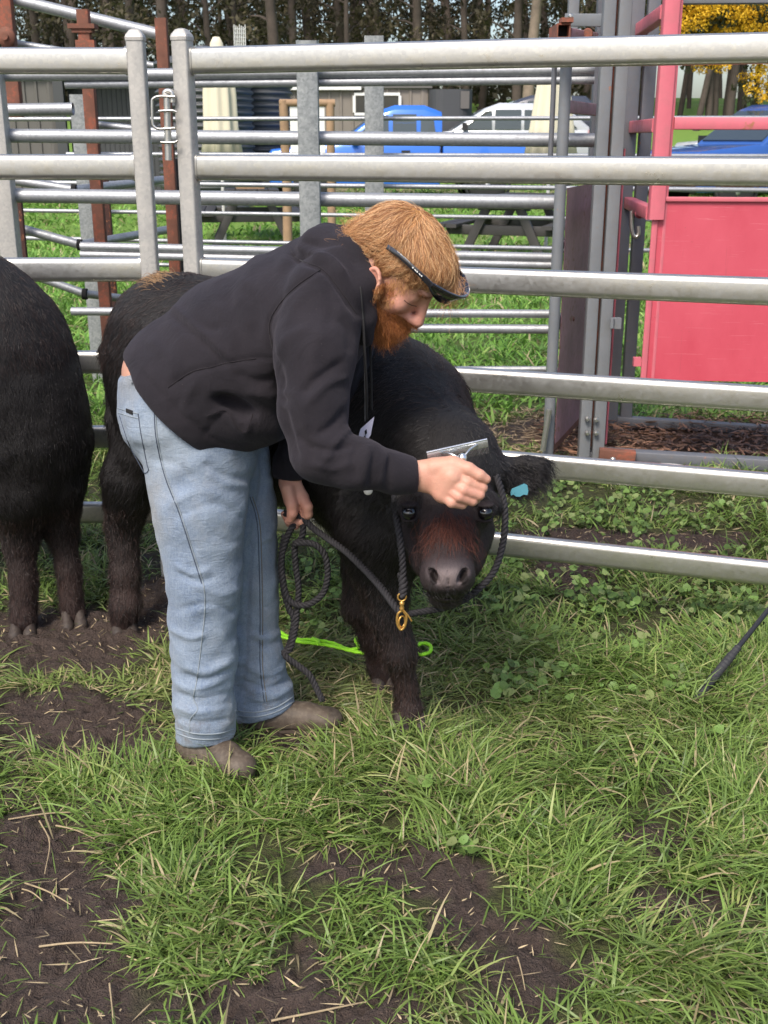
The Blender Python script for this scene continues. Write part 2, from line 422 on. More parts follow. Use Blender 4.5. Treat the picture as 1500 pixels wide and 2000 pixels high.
# ------------------------------------------------------------------ ground
def proj(x, y, z):
    d = np.stack([x, y, z - EYE], -1); w = d @ _F
    return 750 + FPX * (d @ _Rt) / w, 1000 - FPX * (d @ _U) / w
def hill(x, y):
    h = np.interp(y, [-1e4, 8, 14, 17, 22, 27, 34, 45, 62, 80, 400], [0, 0, .05, .12, .36, .52, .75, 1.7, 3.4, 3.9, 3.9])
    return h + .15 * vnoise(x * .07, y * .07) * np.clip((y - 12) / 20, 0, 1)
MUD = [(50, 1820, 215, 240, 1.15), (120, 1425, 230, 62, 1.0), (230, 1480, 100, 35, .8), (0, 1990, 300, 90, 1), (780, 1705, 190, 48, 1.0), (1000, 1900, 110, 110, .85),
       (900, 1800, 110, 50, .8), (1290, 1775, 110, 55, .65), (640, 1980, 200, 60, .6), (1150, 1052, 170, 24, 1.0), (1380, 1060, 120, 20, .8), (1110, 1125, 70, 30, .8), (1300, 1500, 60, 20, .4),
       (1070, 842, 110, 26, 1.0), (300, 1160, 70, 80, .7), (700, 1290, 160, 50, .5), (560, 1430, 160, 60, .5), (130, 1250, 170, 70, .8), (440, 1400, 120, 40, .6), (1420, 1990, 90, 40, .5), (1250, 1640, 90, 28, .6), (560, 1960, 160, 50, .8), (350, 1640, 90, 30, .4), (1300, 1000, 150, 20, .25), (610, 1850, 60, 40, .5), (1150, 1900, 50, 50, .5), (830, 1500, 60, 30, .4)]
MULCH = (1380, 850, 260, 48)
def mudmask(x, y):
    px, py = proj(x, y, np.zeros_like(x)); r = np.zeros_like(x)
    for cx, cy, rx, ry, a in MUD:
        q = ((px - cx) / rx) ** 2 + ((py - cy) / ry) ** 2; r = np.maximum(r, a * np.exp(-q * .8))
    out = (px < -60) | (px > 1560) | (py > 2050) | (py < 700)
    r = np.where(out, .25 * (fbm(x * 1.3 + 9, y * 1.3) + .4), r)
    r = r + .42 * fbm(x * 4, y * 4, oct=4) + .16 * vnoise(x * 17, y * 17)
    r = np.where(y > 6.4, r * .25 - .1 * 0, r)
    return np.clip((r - .24) / .20, 0, 1)
def mulchmask(x, y):
    return np.clip((.95 - ((x - 1.55) / .80) ** 4 - ((y - 5.85) / .42) ** 4 + .25 * vnoise(x * 6, y * 6)) / .2, 0, 1)
def gheight(x, y, mud=None):
    mud = mudmask(x, y) if mud is None else mud
    near = np.clip((9 - y) / 3, 0, 1)
    lumps = .016 * fbm(x * 7, y * 7, oct=3) + (.030 * np.abs(fbm(x * 13, y * 13 + 4, oct=4)) + .011 * vnoise(x * 70, y * 70) + .014 * np.maximum(vnoise(x * 34, y * 34 + 3), 0)) * mud
    return hill(x, y) + near * (lumps - .010 * mud)
def axis(lo, hi, fine_lo, fine_hi, st, g=1.07):
    a = list(np.arange(fine_lo, fine_hi, st)); s = st; v = a[-1]
    while v < hi: s *= g; v += s; a.append(v)
    s = st; v = a[0]; pre = []
    while v > lo: s *= g; v -= s; pre.append(v)
    return np.array(pre[::-1] + a)
gx = axis(-260, 260, -1.9, 2.1, .011); gy = axis(-40, 420, 1.35, 4.6, .011, 1.05)
GX, GY = np.meshgrid(gx, gy, indexing='ij'); mm = mudmask(GX, GY); GZ = gheight(GX, GY, mm)
nx, ny = GX.shape; ii = (np.arange(nx - 1)[:, None] * ny + np.arange(ny - 1)[None]).ravel()
gq = np.stack([ii, ii + ny, ii + ny + 1, ii + 1], 1)
b = NB('ground_soil_and_turf'); v = b.coord(); mud = b.attr('mud'); mul = b.attr('mulch')
n1 = b.noise(v, 3, 6, .6); n2 = b.noise(v, 40, 5, .65); n3 = b.noise(v, 260, 3, .6)
soil = b.mix(n2, (.034, .023, .019), (.10, .072, .060)); soil = b.mix(b.ramp(n3, [(.62, (0, 0, 0)), (.72, (1, 1, 1))]), soil, (.17, .12, .09))
turf = b.mix(b.ramp(n2, [(.3, (0, 0, 0)), (.7, (1, 1, 1))]), (.038, .036, .018), (.085, .095, .032))
far = b.mix(n1, (.12, .23, .035), (.19, .30, .06)); far = b.mix(b.ramp(b.noise(b.coord(scale=(.6, 2.2, 1)), .35, 5, .7), [(.60, (0, 0, 0)), (.72, (1, 1, 1))]), far, b.mix(n2, (.30, .21, .13), (.42, .34, .22)))
sepx = b.n('ShaderNodeSeparateXYZ'); b.l(b.coord(), sepx.inputs[0])
ff = b.ramp(b.math('MULTIPLY', sepx.outputs[1], .04), [(.22, (0, 0, 0)), (.5, (1, 1, 1))])
c = b.mix(ff, turf, far); c = b.mix(mud, c, soil)
drive = b.attr('drive'); c = b.mix(drive, c, b.mix(n2, (.26, .18, .12), (.36, .28, .20)))
c = b.mix(mul, c, b.mix(n2, (.055, .03, .02), (.16, .09, .055)))
b.base(c).set(rough=b.mix(mud, (.95, .95, .95), (.6, .6, .6)), spec=.3)
b.bump(b.math('ADD', b.math('ADD', n2, b.noise(v, 95, 4, .65)), b.math('MULTIPLY', n3, .5)), .020, .9); M['ground'] = b.m
ground = mesh_np('ground', np.stack([GX, GY, GZ], -1).reshape(-1, 3), gq, M['ground'], smooth=True); ground['kind'] = 'structure'
def fattr(me, name, vals):
    a = me.attributes.new(name, 'FLOAT', 'POINT'); a.data.foreach_set('value', np.asarray(vals, np.float32).ravel())
fattr(ground.data, 'mud', mm); fattr(ground.data, 'mulch', mulchmask(GX, GY))
dr = np.clip(1 - np.abs(GY - 25.5) / 4 + .5 * vnoise(GX * .4, GY * .4), 0, 1) * np.clip((-2 - GX) / 5 + 1.0, 0, 1) * .9
dr = np.maximum(dr, np.clip(1.2 - np.hypot((GX - 3.4) / 2.4, (GY - 15.5) / 2.2) + .5 * vnoise(GX * 2, GY * 2), 0, 1) * .8)
dr = np.maximum(dr, np.clip(1.0 - np.abs(GY - 25.5) / 2.6 + .4 * vnoise(GX * .7, GY * .7), 0, 1) * .8)
fattr(ground.data, 'drive', dr)

# ------------------------------------------------------------------ grass, weeds, straw
def cattr(me, name, cols):
    a = me.attributes.new(name, 'FLOAT_COLOR', 'POINT'); cc = np.concatenate([cols, np.ones((len(cols), 1))], 1); a.data.foreach_set('color', cc.astype(np.float32).ravel())
def leafmat(name, rough=.5, transl=.3, attr='tint', spec=.35):
    b = NB(name); c = b.attr(attr, 'Color'); b.base(c).set(rough=rough, spec=spec)
    tr = b.n('ShaderNodeBsdfTranslucent'); b.l(c, tr.inputs[0]); mx = b.n('ShaderNodeMixShader'); mx.inputs[0].default_value = transl
    b.l(b.b.outputs[0], mx.inputs[1]); b.l(tr.outputs[0], mx.inputs[2]); b.l(mx.outputs[0], b.t.nodes['Material Output'].inputs[0]); return b.m
M['blade'] = leafmat('grass_blade', .42, .32); M['weed'] = leafmat('weed_leaf', .5, .25); M['straw'] = leafmat('dry_straw', .6, .1)
def blades(name, bx, by, az, L, W, th0, th1, col, mat, seg=4, twist=None, z0=None):
    n = len(bx); t = np.linspace(0, 1, seg + 1)[None]
    th = th0[:, None] + (th1 - th0)[:, None] * t ** 1.2
    ds = L[:, None] / seg
    hx = np.concatenate([np.zeros((n, 1)), np.cumsum(np.cos((th[:, 1:] + th[:, :-1]) / 2) * ds, 1)], 1)
    hz = np.concatenate([np.zeros((n, 1)), np.cumsum(np.sin((th[:, 1:] + th[:, :-1]) / 2) * ds, 1)], 1)
    z0 = gheight(bx, by) - .004 if z0 is None else z0
    x = bx[:, None] + hx * np.cos(az)[:, None]; y = by[:, None] + hx * np.sin(az)[:, None]; z = z0[:, None] + hz
    z = np.maximum(z, z0[:, None] + .004 + .010 * t * np.random.default_rng(1).random((n, 1)))
    w = W[:, None] * (1 - t ** 2.2) * .5 * (.6 + .8 * np.minimum(t * 3, 1)) / 1.2
    tw = (twist if twist is not None else np.zeros(n))[:, None]
    sx = -np.sin(az)[:, None] * np.cos(tw); sy = np.cos(az)[:, None] * np.cos(tw); sz = np.sin(tw) * np.ones_like(t)
    A = np.stack([x - sx * w, y - sy * w, z - sz * w], -1); B = np.stack([x + sx * w, y + sy * w, z + sz * w], -1)
    m = seg * 2 + 1
    V = np.empty((n, m, 3)); V[:, 0:2 * seg:2] = A[:, :seg]; V[:, 1:2 * seg:2] = B[:, :seg]; V[:, -1] = (A[:, -1] + B[:, -1]) / 2
    f = []
    for s in range(seg - 1): f += [(2 * s, 2 * s + 1, 2 * s + 3), (2 * s, 2 * s + 3, 2 * s + 2)]
    f += [(2 * seg - 2, 2 * seg - 1, 2 * seg)]
    Fq = (np.arange(n)[:, None, None] * m + np.array(f)[None]).reshape(-1, 3)
    o = mesh_np(name, V.reshape(-1, 3), Fq, mat, smooth=True)
    shade = (.75 + .25 * np.minimum(np.arange(m) / (m - 1) * 2.5, 1))  # sheath paler at the tip: kept for colour variation along the blade
    cattr(o.data, 'tint', np.repeat(col[:, None], m, 1).reshape(-1, 3) * np.ones((n * m, 1)))
    o['kind'] = 'stuff'; return o
def grass_zone(name, y0, y1, ntuft, per, Lr, Wr, seed, spread, seg=4, flop=.5, far=False):
    rg = np.random.default_rng(seed)
    ty = np.sqrt(rg.random(ntuft) * (y1 ** 2 - y0 ** 2) + y0 ** 2); tx = (rg.random(ntuft) * 2 - 1) * (.40 * ty + .35)
    md = np.maximum(mudmask(tx, ty), mulchmask(tx, ty) * 1.2)
    keep = rg.random(ntuft) > md * 1.02; tx, ty, md = tx[keep], ty[keep], md[keep]
    if not far: 
        k2 = ~((tx > 1.05) & (ty > 5.2) & (ty < 6.4) & (mulchmask(tx, ty) > .3)); tx, ty, md = tx[k2], ty[k2], md[k2]
    nt_ = len(tx); daz = fbm(tx * 1.6 + 3, ty * 1.6, oct=2) * 7 + rg.normal(0, .5, nt_)
    lush = np.clip(.5 + 1.0 * fbm(tx * 1.1 + 20, ty * 1.1 + 5, oct=3) + rg.normal(0, .15, nt_), .05, 1)
    px, py = proj(tx, ty, np.zeros(nt_))
    lush = lush + .35 * np.exp(-((px - 430) / 220) ** 2 - ((py - 1760) / 120) ** 2) + .25 * np.exp(-((px - 1400) / 160) ** 2 - ((py - 1850) / 200) ** 2)
    if far: lush = np.clip(lush + .3, 0, 1.2)
    tramp = np.exp(-((px - 650) / 330) ** 2 - ((py - 1330) / 130) ** 2) + .8 * np.exp(-((px - 150) / 260) ** 2 - ((py - 1290) / 110) ** 2) + .5 * np.exp(-((px - 1150) / 250) ** 2 - ((py - 1420) / 80) ** 2)
    gap = fbm(tx * 5.5 + 31, ty * 5.5, oct=3); ok_ = (gap > (-.20 if not far else -9)) | (rg.random(nt_) < .25); tx, ty, lush, tramp, daz, px, py = [q[ok_] for q in (tx, ty, lush, tramp, daz, px, py)]; nt_ = len(tx); lush = lush + .35 * np.clip(gap[ok_] * 2, -.4, .6)
    k = np.maximum(2, (per * (.5 + lush)).astype(int)); idx = np.repeat(np.arange(nt_), k); n = len(idx)
    bx = tx[idx] + rg.normal(0, spread, n); by = ty[idx] + rg.normal(0, spread, n)
    coh = rg.random(n) < .55
    az = np.where(coh, daz[idx] + rg.normal(0, .45, n), rg.random(n) * 6.283)
    L = (Lr[0] + (Lr[1] - Lr[0]) * rg.random(n) ** 1.3) * (.55 + .6 * lush[idx]) * (1 - .35 * np.clip(tramp[idx], 0, 1))
    W = Wr[0] + (Wr[1] - Wr[0]) * rg.random(n)
    fl = np.clip(flop + .16 + .35 * tramp[idx] + rg.normal(0, .2, n), 0, 1)
    th0 = R(80) - fl * R(52); th1 = th0 - R(35) - fl * R(60) * rg.random(n)
    G1 = np.array([.180, .278, .062]); G2 = np.array([.080, .135, .034]); G3 = np.array([.40, .42, .16]); DRY = np.array([.42, .35, .20]); OL = np.array([.19, .195, .085])
    tuft_c = rg.random(nt_)[idx]; r = rg.random(n)
    gcol = np.where((tuft_c < .35)[:, None], G2 + (G1 - G2) * r[:, None], G1 * (.7 + .5 * r[:, None]))
    gcol = np.where((tuft_c > .82)[:, None], G1 + (G3 - G1) * r[:, None] * .8, gcol)
    tr = np.clip(tramp[idx] * .9 + .45 * (fbm(bx * 2.2, by * 2.2 + 8, oct=2)), 0, 1)[:, None]; gcol = gcol * (1 - tr * .65) + OL * tr * .65
    if far: gcol = gcol * np.array([1.0, 1.28, .95])
    gcol = np.where((rg.random(n) < .08 + .14 * tr[:, 0])[:, None], DRY * (.6 + .6 * r[:, None]), gcol)
    return blades(name, bx, by, az, L, W, th0, th1, gcol, M['blade'], seg, rg.normal(0, .5, n))
GRASS = []
GRASS.append(grass_zone('grass', 1.5, 3.3, 5400, 14, (.05, .16), (.0026, .0062), 11, .022))
GRASS.append(grass_zone('grass', 3.1, 6.4, 6800, 10, (.05, .14), (.004, .0080), 12, .03, 3, .4, False))
GRASS.append(grass_zone('grass', 6.2, 15, 7000, 8, (.06, .16), (.010, .02), 13, .07, 3, .3, True))
GRASS.append(grass_zone('grass', 14.5, 34, 9000, 5, (.06, .15), (.02, .05), 14, .12, 2, .3, True))
# sparse sprigs in the mud
rg = np.random.default_rng(5); n = 2600
by = rg.uniform(1.5, 4.2, n); bx = rg.uniform(-1, 1, n) * (.4 * by + .2)
GRASS.append(blades('grass', bx, by, rg.random(n) * 6.28, rg.uniform(.02, .075, n), rg.uniform(.0018, .0035, n), R(60) * rg.random(n) + .1, rg.uniform(-.9, .3, n), np.array([.13, .19, .05]) * rg.uniform(.6, 1.5, (n, 1)), M['blade'], 3, rg.normal(0, .6, n)))
# straw and dry litter
n = 9500; by = np.sqrt(rg.uniform(1.5 ** 2, 5.5 ** 2, n)); bx = rg.uniform(-1, 1, n) * (.4 * by + .2); md = mudmask(bx, by)
kp = rg.random(n) < .15 + .85 * md; bx, by = bx[kp], by[kp]; n = len(bx)
stc = np.array([.42, .33, .20]) * rg.uniform(.45, 1.25, (n, 1))
Ls = .012 + .05 * rg.random(n) ** 3
straw = blades('straw_litter', bx, by, rg.random(n) * 6.28, Ls, rg.uniform(.0018, .0042, n), rg.uniform(-.1, .35, n), rg.uniform(-.3, .2, n), stc, M['straw'], 3, rg.normal(0, .5, n), gheight(bx, by) + .004)
tagp(straw, 'short dry straw bits scattered over the mud and trampled grass', 'straw')
for g_ in GRASS: tagp(g_, 'green grass growing in tufts over the yard', 'grass')
# mulch chips inside the crush
n = 2600; bx = rg.uniform(.85, 2.4, n); by = rg.uniform(5.42, 6.3, n)
o = blades('bark_mulch', bx, by, rg.random(n) * 6.28, .03 + .06 * rg.random(n), rg.uniform(.006, .014, n), rg.uniform(-.1, .5, n), rg.uniform(-.4, .3, n), np.array([.13, .07, .045]) * rg.uniform(.3, 2.2, (n, 1)), M['straw'], 3, rg.normal(0, .5, n), gheight(bx, by) + .005 + .05 * rg.random(n))
tagp(o, 'brown bark and manure litter on the floor of the cattle crush', 'mulch')
# straw strewn on the ground in front of the crush and by the tables
n = 2200; bx = rg.uniform(.45, 1.3, n); by = rg.uniform(5.1, 6.6, n)
o = blades('straw_litter', bx, by, rg.random(n) * 6.28, .03 + .07 * rg.random(n), rg.uniform(.003, .006, n), rg.uniform(-.1, .4, n), rg.uniform(-.4, .3, n), np.array([.36, .27, .17]) * rg.uniform(.4, 1.4, (n, 1)), M['straw'], 3, rg.normal(0, .5, n), gheight(bx, by) + .006)
tagp(o, 'pale straw strewn on bare dirt beside the grey crush post', 'straw')
# broad-leaved weeds: clusters of small round leaves on short stalks
def weeds(name, clusters, seed, mat, label):
    rg = np.random.default_rng(seed); V = []; F = []; CL = []; nb = 0
    for (cx, cy, rad, cnt, lo, hi) in clusters:
        for i in range(cnt):
            a = rg.random() * 6.28; r = rad * math.sqrt(rg.random()); x = cx + r * math.cos(a); y = cy + r * math.sin(a)
            z = float(gheight(np.array([x]), np.array([y]))[0]) + rg.uniform(.005, .06); s = rg.uniform(lo, hi)
            nrmv = nrm([rg.normal(0, .45), rg.normal(-.25, .4), 1]); e1 = nrm(np.cross(nrmv, [rg.normal(), rg.normal(), .1])); e2 = np.cross(nrmv, e1)
            c0 = np.array([x, y, z]); k = 7; ring = []
            for j in range(k):
                t = 2 * math.pi * j / k; ring.append(c0 + (e1 * math.cos(t) * 1.0 + e2 * math.sin(t) * .85) * s * rg.uniform(.8, 1.1) + nrmv * s * .18 * math.cos(2 * t))
            V += [c0 - nrmv * s * .15] + ring; F += [(nb, nb + 1 + j, nb + 1 + (j + 1) % k) for j in range(k)]
            col = np.array([.12, .20, .05]) * rg.uniform(.6, 1.5) + (np.array([.10, .08, .05]) if rg.random() < .25 else 0); CL += [col] * (k + 1); nb += k + 1
            g = np.array([x - e1[0] * s * .4, y, z - .04])
            V += [g, g + [.0015, 0, 0], c0 + [.0015, 0, 0], c0]; F += [(nb, nb + 1, nb + 2), (nb, nb + 2, nb + 3)]; CL += [np.array([.12, .16, .05])] * 4; nb += 4
    o = mesh_np(name, np.array(V), np.array(F), mat, smooth=True); cattr(o.data, 'tint', np.array(CL)); o['kind'] = 'stuff'; tagp(o, label, 'weeds'); return o
cl = []
rg = np.random.default_rng(77)
for i in range(150):
    px = rg.uniform(960, 1540); py = rg.choice([rg.uniform(945, 1045), rg.uniform(1080, 1200), rg.uniform(1180, 1400)], p=[.45, .35, .2]); g = G(px, py)
    cl.append((g[0], g[1], rg.uniform(.03, .09), int(rg.uniform(6, 17)), .008, .020))
for i in range(30):
    g = G(rg.uniform(540, 700), rg.uniform(1020, 1250)); cl.append((g[0], g[1], .05, 8, .008, .016))
for px, py in ((905, 1672), (1385, 1460), (1440, 1640), (820, 1560), (985, 1375), (1490, 1230)):
    g = G(px, py); cl.append((g[0], g[1], .03, 7, .010, .022))
weeds('low_weeds', cl, 21, M['weed'], 'patches of low round-leaved weeds among the grass below the gate')
# ------------------------------------------------------------------ near cattle panels: posts and flat oval rails
GATE_Z = [1.785, 1.456, 1.120, .800, .530, .243]
def gateY(X): return 3.58 - .318 * (X - .398)
def rail_part(a, b, parent, w=.040, h=.082, mat='galv'):
    m = MB(); m.prism(rrect(w, h, .0195, 5), a, b, sm=True); a_, b2 = np.array(a, float), np.array(b, float); d_ = nrm(b2 - a_)
    for e_, s_ in ((a_, 1), (b2, -1)): m.prism(rrect(w + .007, h + .007, .022, 5), e_ + d_ * s_ * -.002, e_ + d_ * s_ * .006, sm=True)
    return m.build('rail', M[mat], parent)
def post_cap(c, w, parent, rz=0, mat='galv_post'):
    m = MB(); z = c[2]; cs, sn = math.cos(rz), math.sin(rz); rings = []
    for s, dz in ((1.08, 0), (1.10, .010), (1.0, .018), (.62, .032), (.3, .036)):
        rings.append([(c[0] + (x * cs - y * sn) * s, c[1] + (x * sn + y * cs) * s, z + dz) for x, y in rrect(w, w, .008, 2)])
    n = len(rings[0]); V = [p for r_ in rings for p in r_]
    F = [(i * n + k, i * n + (k + 1) % n, (i + 1) * n + (k + 1) % n, (i + 1) * n + k) for i in range(4) for k in range(n)] + [tuple(range(n - 1, -1, -1)), tuple(range(4 * n, 5 * n))]
    m.add(V, F); return m.build('post_cap', M[mat], parent)
def panel(label, x0, x1, yf, postx, name):
    rz = math.atan2(yf(x1) - yf(x0), x1 - x0)
    t = thing(name, label, 'cattle panel', (x0, yf(x0), 0))
    for px_ in postx:
        m = MB(); up = (math.cos(rz), math.sin(rz), 0); y = yf(px_)
        m.prism(rrect(.056, .056, .007, 2), (px_, y, -.02), (px_, y, 1.845), up=up, sm=True); p_ = m.build('post', M['galv_post'], t)
        post_cap((px_, y, 1.845), .056, p_, rz)
    for i, z in enumerate(GATE_Z): rail_part((x0 + .03 * (x0 in postx), yf(x0), z), (x1 - .03 * (x1 in postx), yf(x1), z), t)
    return t
lpx = XZ(279, 300, 3.93); gpx = XZ(366, 300, 3.9)
panel('galvanised cattle panel left of the latch, six flat rails ending at a capped post', -2.6, lpx, lambda x: 3.93 + .02 * (x - lpx), [lpx, -2.6], 'cattle_fence')
panel('long galvanised cattle gate right of the latch, running behind the man and the combed calf', gpx, 2.3, gateY, [gpx, 2.3], 'yard_gate')
# slide latch between the two posts
lt = thing('slide_latch', 'galvanised slide bolt latch joining the two capped posts', 'gate latch', P(318, 250, 3.88))
def rod(pxs, Y, r, name, parent, mat='galv', n=8):
    m = MB(); pts = [P(a, b_, Y if np.isscalar(Y) else Y[i]) for i, (a, b_) in enumerate(pxs)]; m.tube(catmull(pts, 4) if len(pts) > 2 else pts, r, n); return m.build(name, M[mat], parent)
rod([(326, 184), (329, 313)], 3.88, .0115, 'bolt', lt, 'galv')
rod([(342, 189), (312, 188), (299, 193), (297, 202), (298, 238), (301, 247), (312, 252), (342, 250)], 3.87, .0045, 'bracket', lt, 'galv')
rod([(345, 219), (336, 216), (310, 217)], 3.865, .004, 'hook', lt); rod([(347, 275), (340, 278), (314, 278)], 3.865, .004, 'hook', lt)
rod([(322, 188), (322, 181), (328, 178), (336, 182), (337, 200)], 3.88, .009, 'handle', lt, 'galv')

# ------------------------------------------------------------------ round-pipe yard fences behind
def pipe_between(a, b, Ya, Yb, dia, parent, mat='galv_dull', name='rail', n=12, open_end=False):
    m = MB(); A = P(a[0], a[1], Ya); B = P(b[0], b[1], Yb); m.tube(np.array([A + (B - A) * t for t in (0, .33, .66, 1)]), dia / 2, n); o = m.build(name, M[mat], parent)
    return o
def vpost(px, pyr, Y, z0, z1, w, d, mat, parent, name='post', r=.004, rz=0.0):
    X = XZ(px, pyr, Y); m = MB(); m.prism(rrect(w, d, r, 2), (X, Y, z0), (X, Y, z1), up=(-math.sin(rz), math.cos(rz), 0), sm=True); return m.build(name, M[mat], parent)
fa = thing('pipe_fence', 'grey round-pipe yard fence just behind the near rails, with thick square posts', 'yard fence', (XZ(600, 300, 5.6), 5.6, 0))
for (x0, y0, x1, y1, dia) in ((-120, 149, 1160, 137, .052), (128, 165, 1160, 156, .040), (-120, 264, 1160, 274, .064), (-120, 380, 1083, 395, .068), (158, 481, 1083, 503, .044),
                              (158, 497, 1078, 518, .040), (140, 608, 1072, 613, .042), (640, 640, 1072, 643, .046), (140, 722, 1066, 721, .032)):
    pipe_between((x0, y0), (x1, y1), 5.72, 5.62, dia, fa)
vpost(604, 300, 5.60, -.02, 1.97, .098, .09, 'galv_spangle', fa)
vpost(2, 300, 5.66, -.02, 1.90, .085, .085, 'galv_post', fa)
fb = thing('pipe_fence', 'thin-railed pipe fence farther back, between pale square posts', 'yard fence', (XZ(730, 200, 7.5), 7.5, 0))
for (x0, y0, x1, y1, dia) in ((-100, 233, 1560, 230, .026), (130, 301, 1560, 305, .026), (-100, 355, 1560, 372, .030), (-100, 409, 1560, 433, .026), (-100, 462, 1560, 495, .028), (-100, 508, 1560, 545, .026)):
    pipe_between((x0, y0), (x1, y1), 7.6, 7.6, dia, fb)
vpost(731, 200, 7.4, -.02, 2.13, .118, .15, 'galv_spangle', fb)
vpost(155, 200, 7.4, -.02, 1.80, .10, .08, 'galv_spangle', fb)
vpost(1560, 200, 7.5, -.02, 1.9, .1, .1, 'galv_spangle', fb)
# ------------------------------------------------------------------ loading ramp with sloping pipes and rusty posts
lr = thing('loading_ramp', 'old loading ramp of sloping grey pipes on rusty steel posts at the left', 'loading ramp', (XZ(170, 300, 6.4), 6.4, 0))
Yr = 6.3
pipe_between((-60, -22), (306, 66), Yr, Yr, .060, lr); pipe_between((28, 84), (300, 128), Yr + .05, Yr + .05, .034, lr)
pipe_between((12, 350), (146, 371), Yr, Yr, .050, lr); pipe_between((20, 441), (157, 478), Yr, Yr, .050, lr); pipe_between((70, 540), (167, 574), Yr, Yr, .046, lr)
pipe_between((146, 371), (322, 351), Yr, Yr + .6, .048, lr); pipe_between((157, 478), (330, 448), Yr, Yr + .6, .048, lr); pipe_between((167, 574), (300, 590), Yr, Yr + .3, .044, lr)
pipe_between((188, 243), (322, 258), Yr, Yr, .036, lr)
for (a_, b_) in ((146, 371), (157, 478), (167, 574)):
    m = MB(); p0_ = P(a_ - 1, b_, Yr - .01); m.tube([p0_ - np.array([.012, 0, 0]), p0_ + np.array([.012, 0, -.001])], .031, 14); m.build('collar', M['black_inside'], lr)
# open ended pipe
m = MB(); a_ = P(-90, 216, Yr - .2); b_ = P(143, 213, Yr - .2); d_ = nrm(b_ - a_)
m.tube([a_, b_], .031, 16, caps=False); m.tube([b_, b_ - d_ * .004, b_ - d_ * .15], [.0310, .0262, .0262], 16, caps=False); sp_ = m.build('rail', M['galv_dull'], lr)
m = MB(); m.tube([b_ - d_ * .02, b_ - d_ * .05], .0255, 14); m.build('pipe_mouth_shade', M['black_inside'], sp_)  # black plug stands in for the shade inside the open pipe
p_ = vpost(14, 40, Yr - .05, 1.65, 2.35, .068, .06, 'rust', lr)
m = MB(); c_ = P(12, 72, Yr - .10); m.lathe([(.01, -.012), (.046, -.010), (.048, 0), (.046, .008), (.02, .012)], c_, (0, 1, 0), 20); m.lathe([(.018, -.03), (.016, -.012)], c_, (0, 1, 0), 10); m.build('hinge_plate', M['rust'], p_)
p_ = vpost(176, 200, Yr - .12, -.02, 2.16, .060, .055, 'rust', lr)
m = MB(); c_ = P(162, 52, Yr - .12); m.box(c_, (.135, .09, .022)); m.box((c_[0], c_[1], c_[2] - .02), (.10, .07, .02)); m.build('top_plate', M['rust'], p_)
m = MB(); c_ = P(168, 88, Yr - .16); m.box(c_, (.095, .05, .045)); m.build('bracket', M['rust'], p_)
vpost(318, 100, Yr - .02, -.02, 2.13, .060, .05, 'rust', lr)
vpost(343, 380, Yr + .1, -.02, 1.44, .062, .05, 'dark_steel', lr)
vpost(209, 400, Yr + .5, -.02, 1.35, .040, .03, 'rust_dark', lr)
vpost(37, 430, Yr - .1, -.02, 1.26, .052, .03, 'rust_dark', lr)

# ------------------------------------------------------------------ cattle crush: grey frame with a red door
cr = thing('cattle_crush', 'grey steel cattle crush with faded red door frame and solid red side panel', 'cattle crush', (1.2, 5.7, 0))
def cbar(pa, pb, Ya, Yb, w, h, mat, name='frame_bar', parent=None, r=.004):
    m = MB(); m.beam(P(*pa, Ya), P(*pb, Yb), w, h, r); return m.build(name, M[mat], parent or cr)
pl_ = [P(1109, 110, 5.33), P(1109, 160, 5.33)]
X0 = XZ(1105, 150, 5.33)
m = MB(); m.tube([(X0, 5.33, 1.96), (X0, 5.33, 1.2), (X0, 5.33, .6), (X0, 5.33, .02)], .0265, 16); m.build('upright_pipe', M['crush_grey'], cr)
m = MB(); m.tube([(X0 - .042, 5.40, 1.96), (X0 - .042, 5.40, 1.35)], .012, 10); m.build('upright_pipe', M['crush_grey2'], cr)
m = MB(); m.tube([P(1073, 800, 5.27), P(1060, 880, 5.27)], .014, 12); m.build('drop_rod', M['galv'], cr)
# receding side door sheet (from the front pipe back to the rear)
A = np.array([X0 + .035, 5.36]); B_ = np.array([X0 + .345, 6.17]); dAB = nrm(np.append(B_ - A, 0)); nAB = np.array([dAB[1], -dAB[0], 0])
def sidebar(z0, z1, h, mat, name, off=.02, w=.03, za=None):
    m = MB(); a = np.append(A, z0) + nAB * -off; b = np.append(B_, z1) + nAB * -off; m.beam(a, b, w, h, .003); return m.build(name, M[mat], cr)
def sheet_part(z0, z1, mat, name, off=0.0, th=.004):
    m = MB(); bot = [np.append(A, z0), np.append(B_, z0), np.append(B_, z0) + nAB * th, np.append(A, z0) + nAB * th]; top = [p + np.array([0, 0, z1 - z0]) for p in bot]
    m.hexa(bot, top); return m.build(name, M[mat], cr)
sheet_part(.12, 1.33, 'mauve', 'side_sheet'); sidebar(1.36, 1.36, .045, 'crush_grey2', 'door_bar'); sidebar(.71, .71, .06, 'crush_grey', 'door_bar'); sidebar(.10, .10, .05, 'rust', 'door_bar')
sidebar(1.07, 1.07, .03, 'mauve', 'door_bar'); sidebar(.45, .45, .04, 'mauve', 'door_bar'); sidebar(1.68, 1.68, .055, 'mauve', 'door_bar')
for (px, py, Y, z0, z1, w, d, mat) in ((1166, 150, 6.2, 0, 2.6, .04, .05, 'crush_grey2'), (1182, 150, 5.38, 0, 2.5, .054, .06, 'crush_grey'), (1212, 150, 5.38, 0, 2.5, .056, .06, 'crush_grey'),
                                       (1243, 50, 6.12, 0, 2.6, .066, .05, 'crush_grey2'), (1271, 100, 6.12, 0, 2.6, .062, .05, 'crush_grey2'), (1119, 30, 5.9, 1.9, 2.6, .05, .05, 'crush_grey')):
    vpost(px, py, Y, z0, z1, w, d, mat, cr, 'upright')
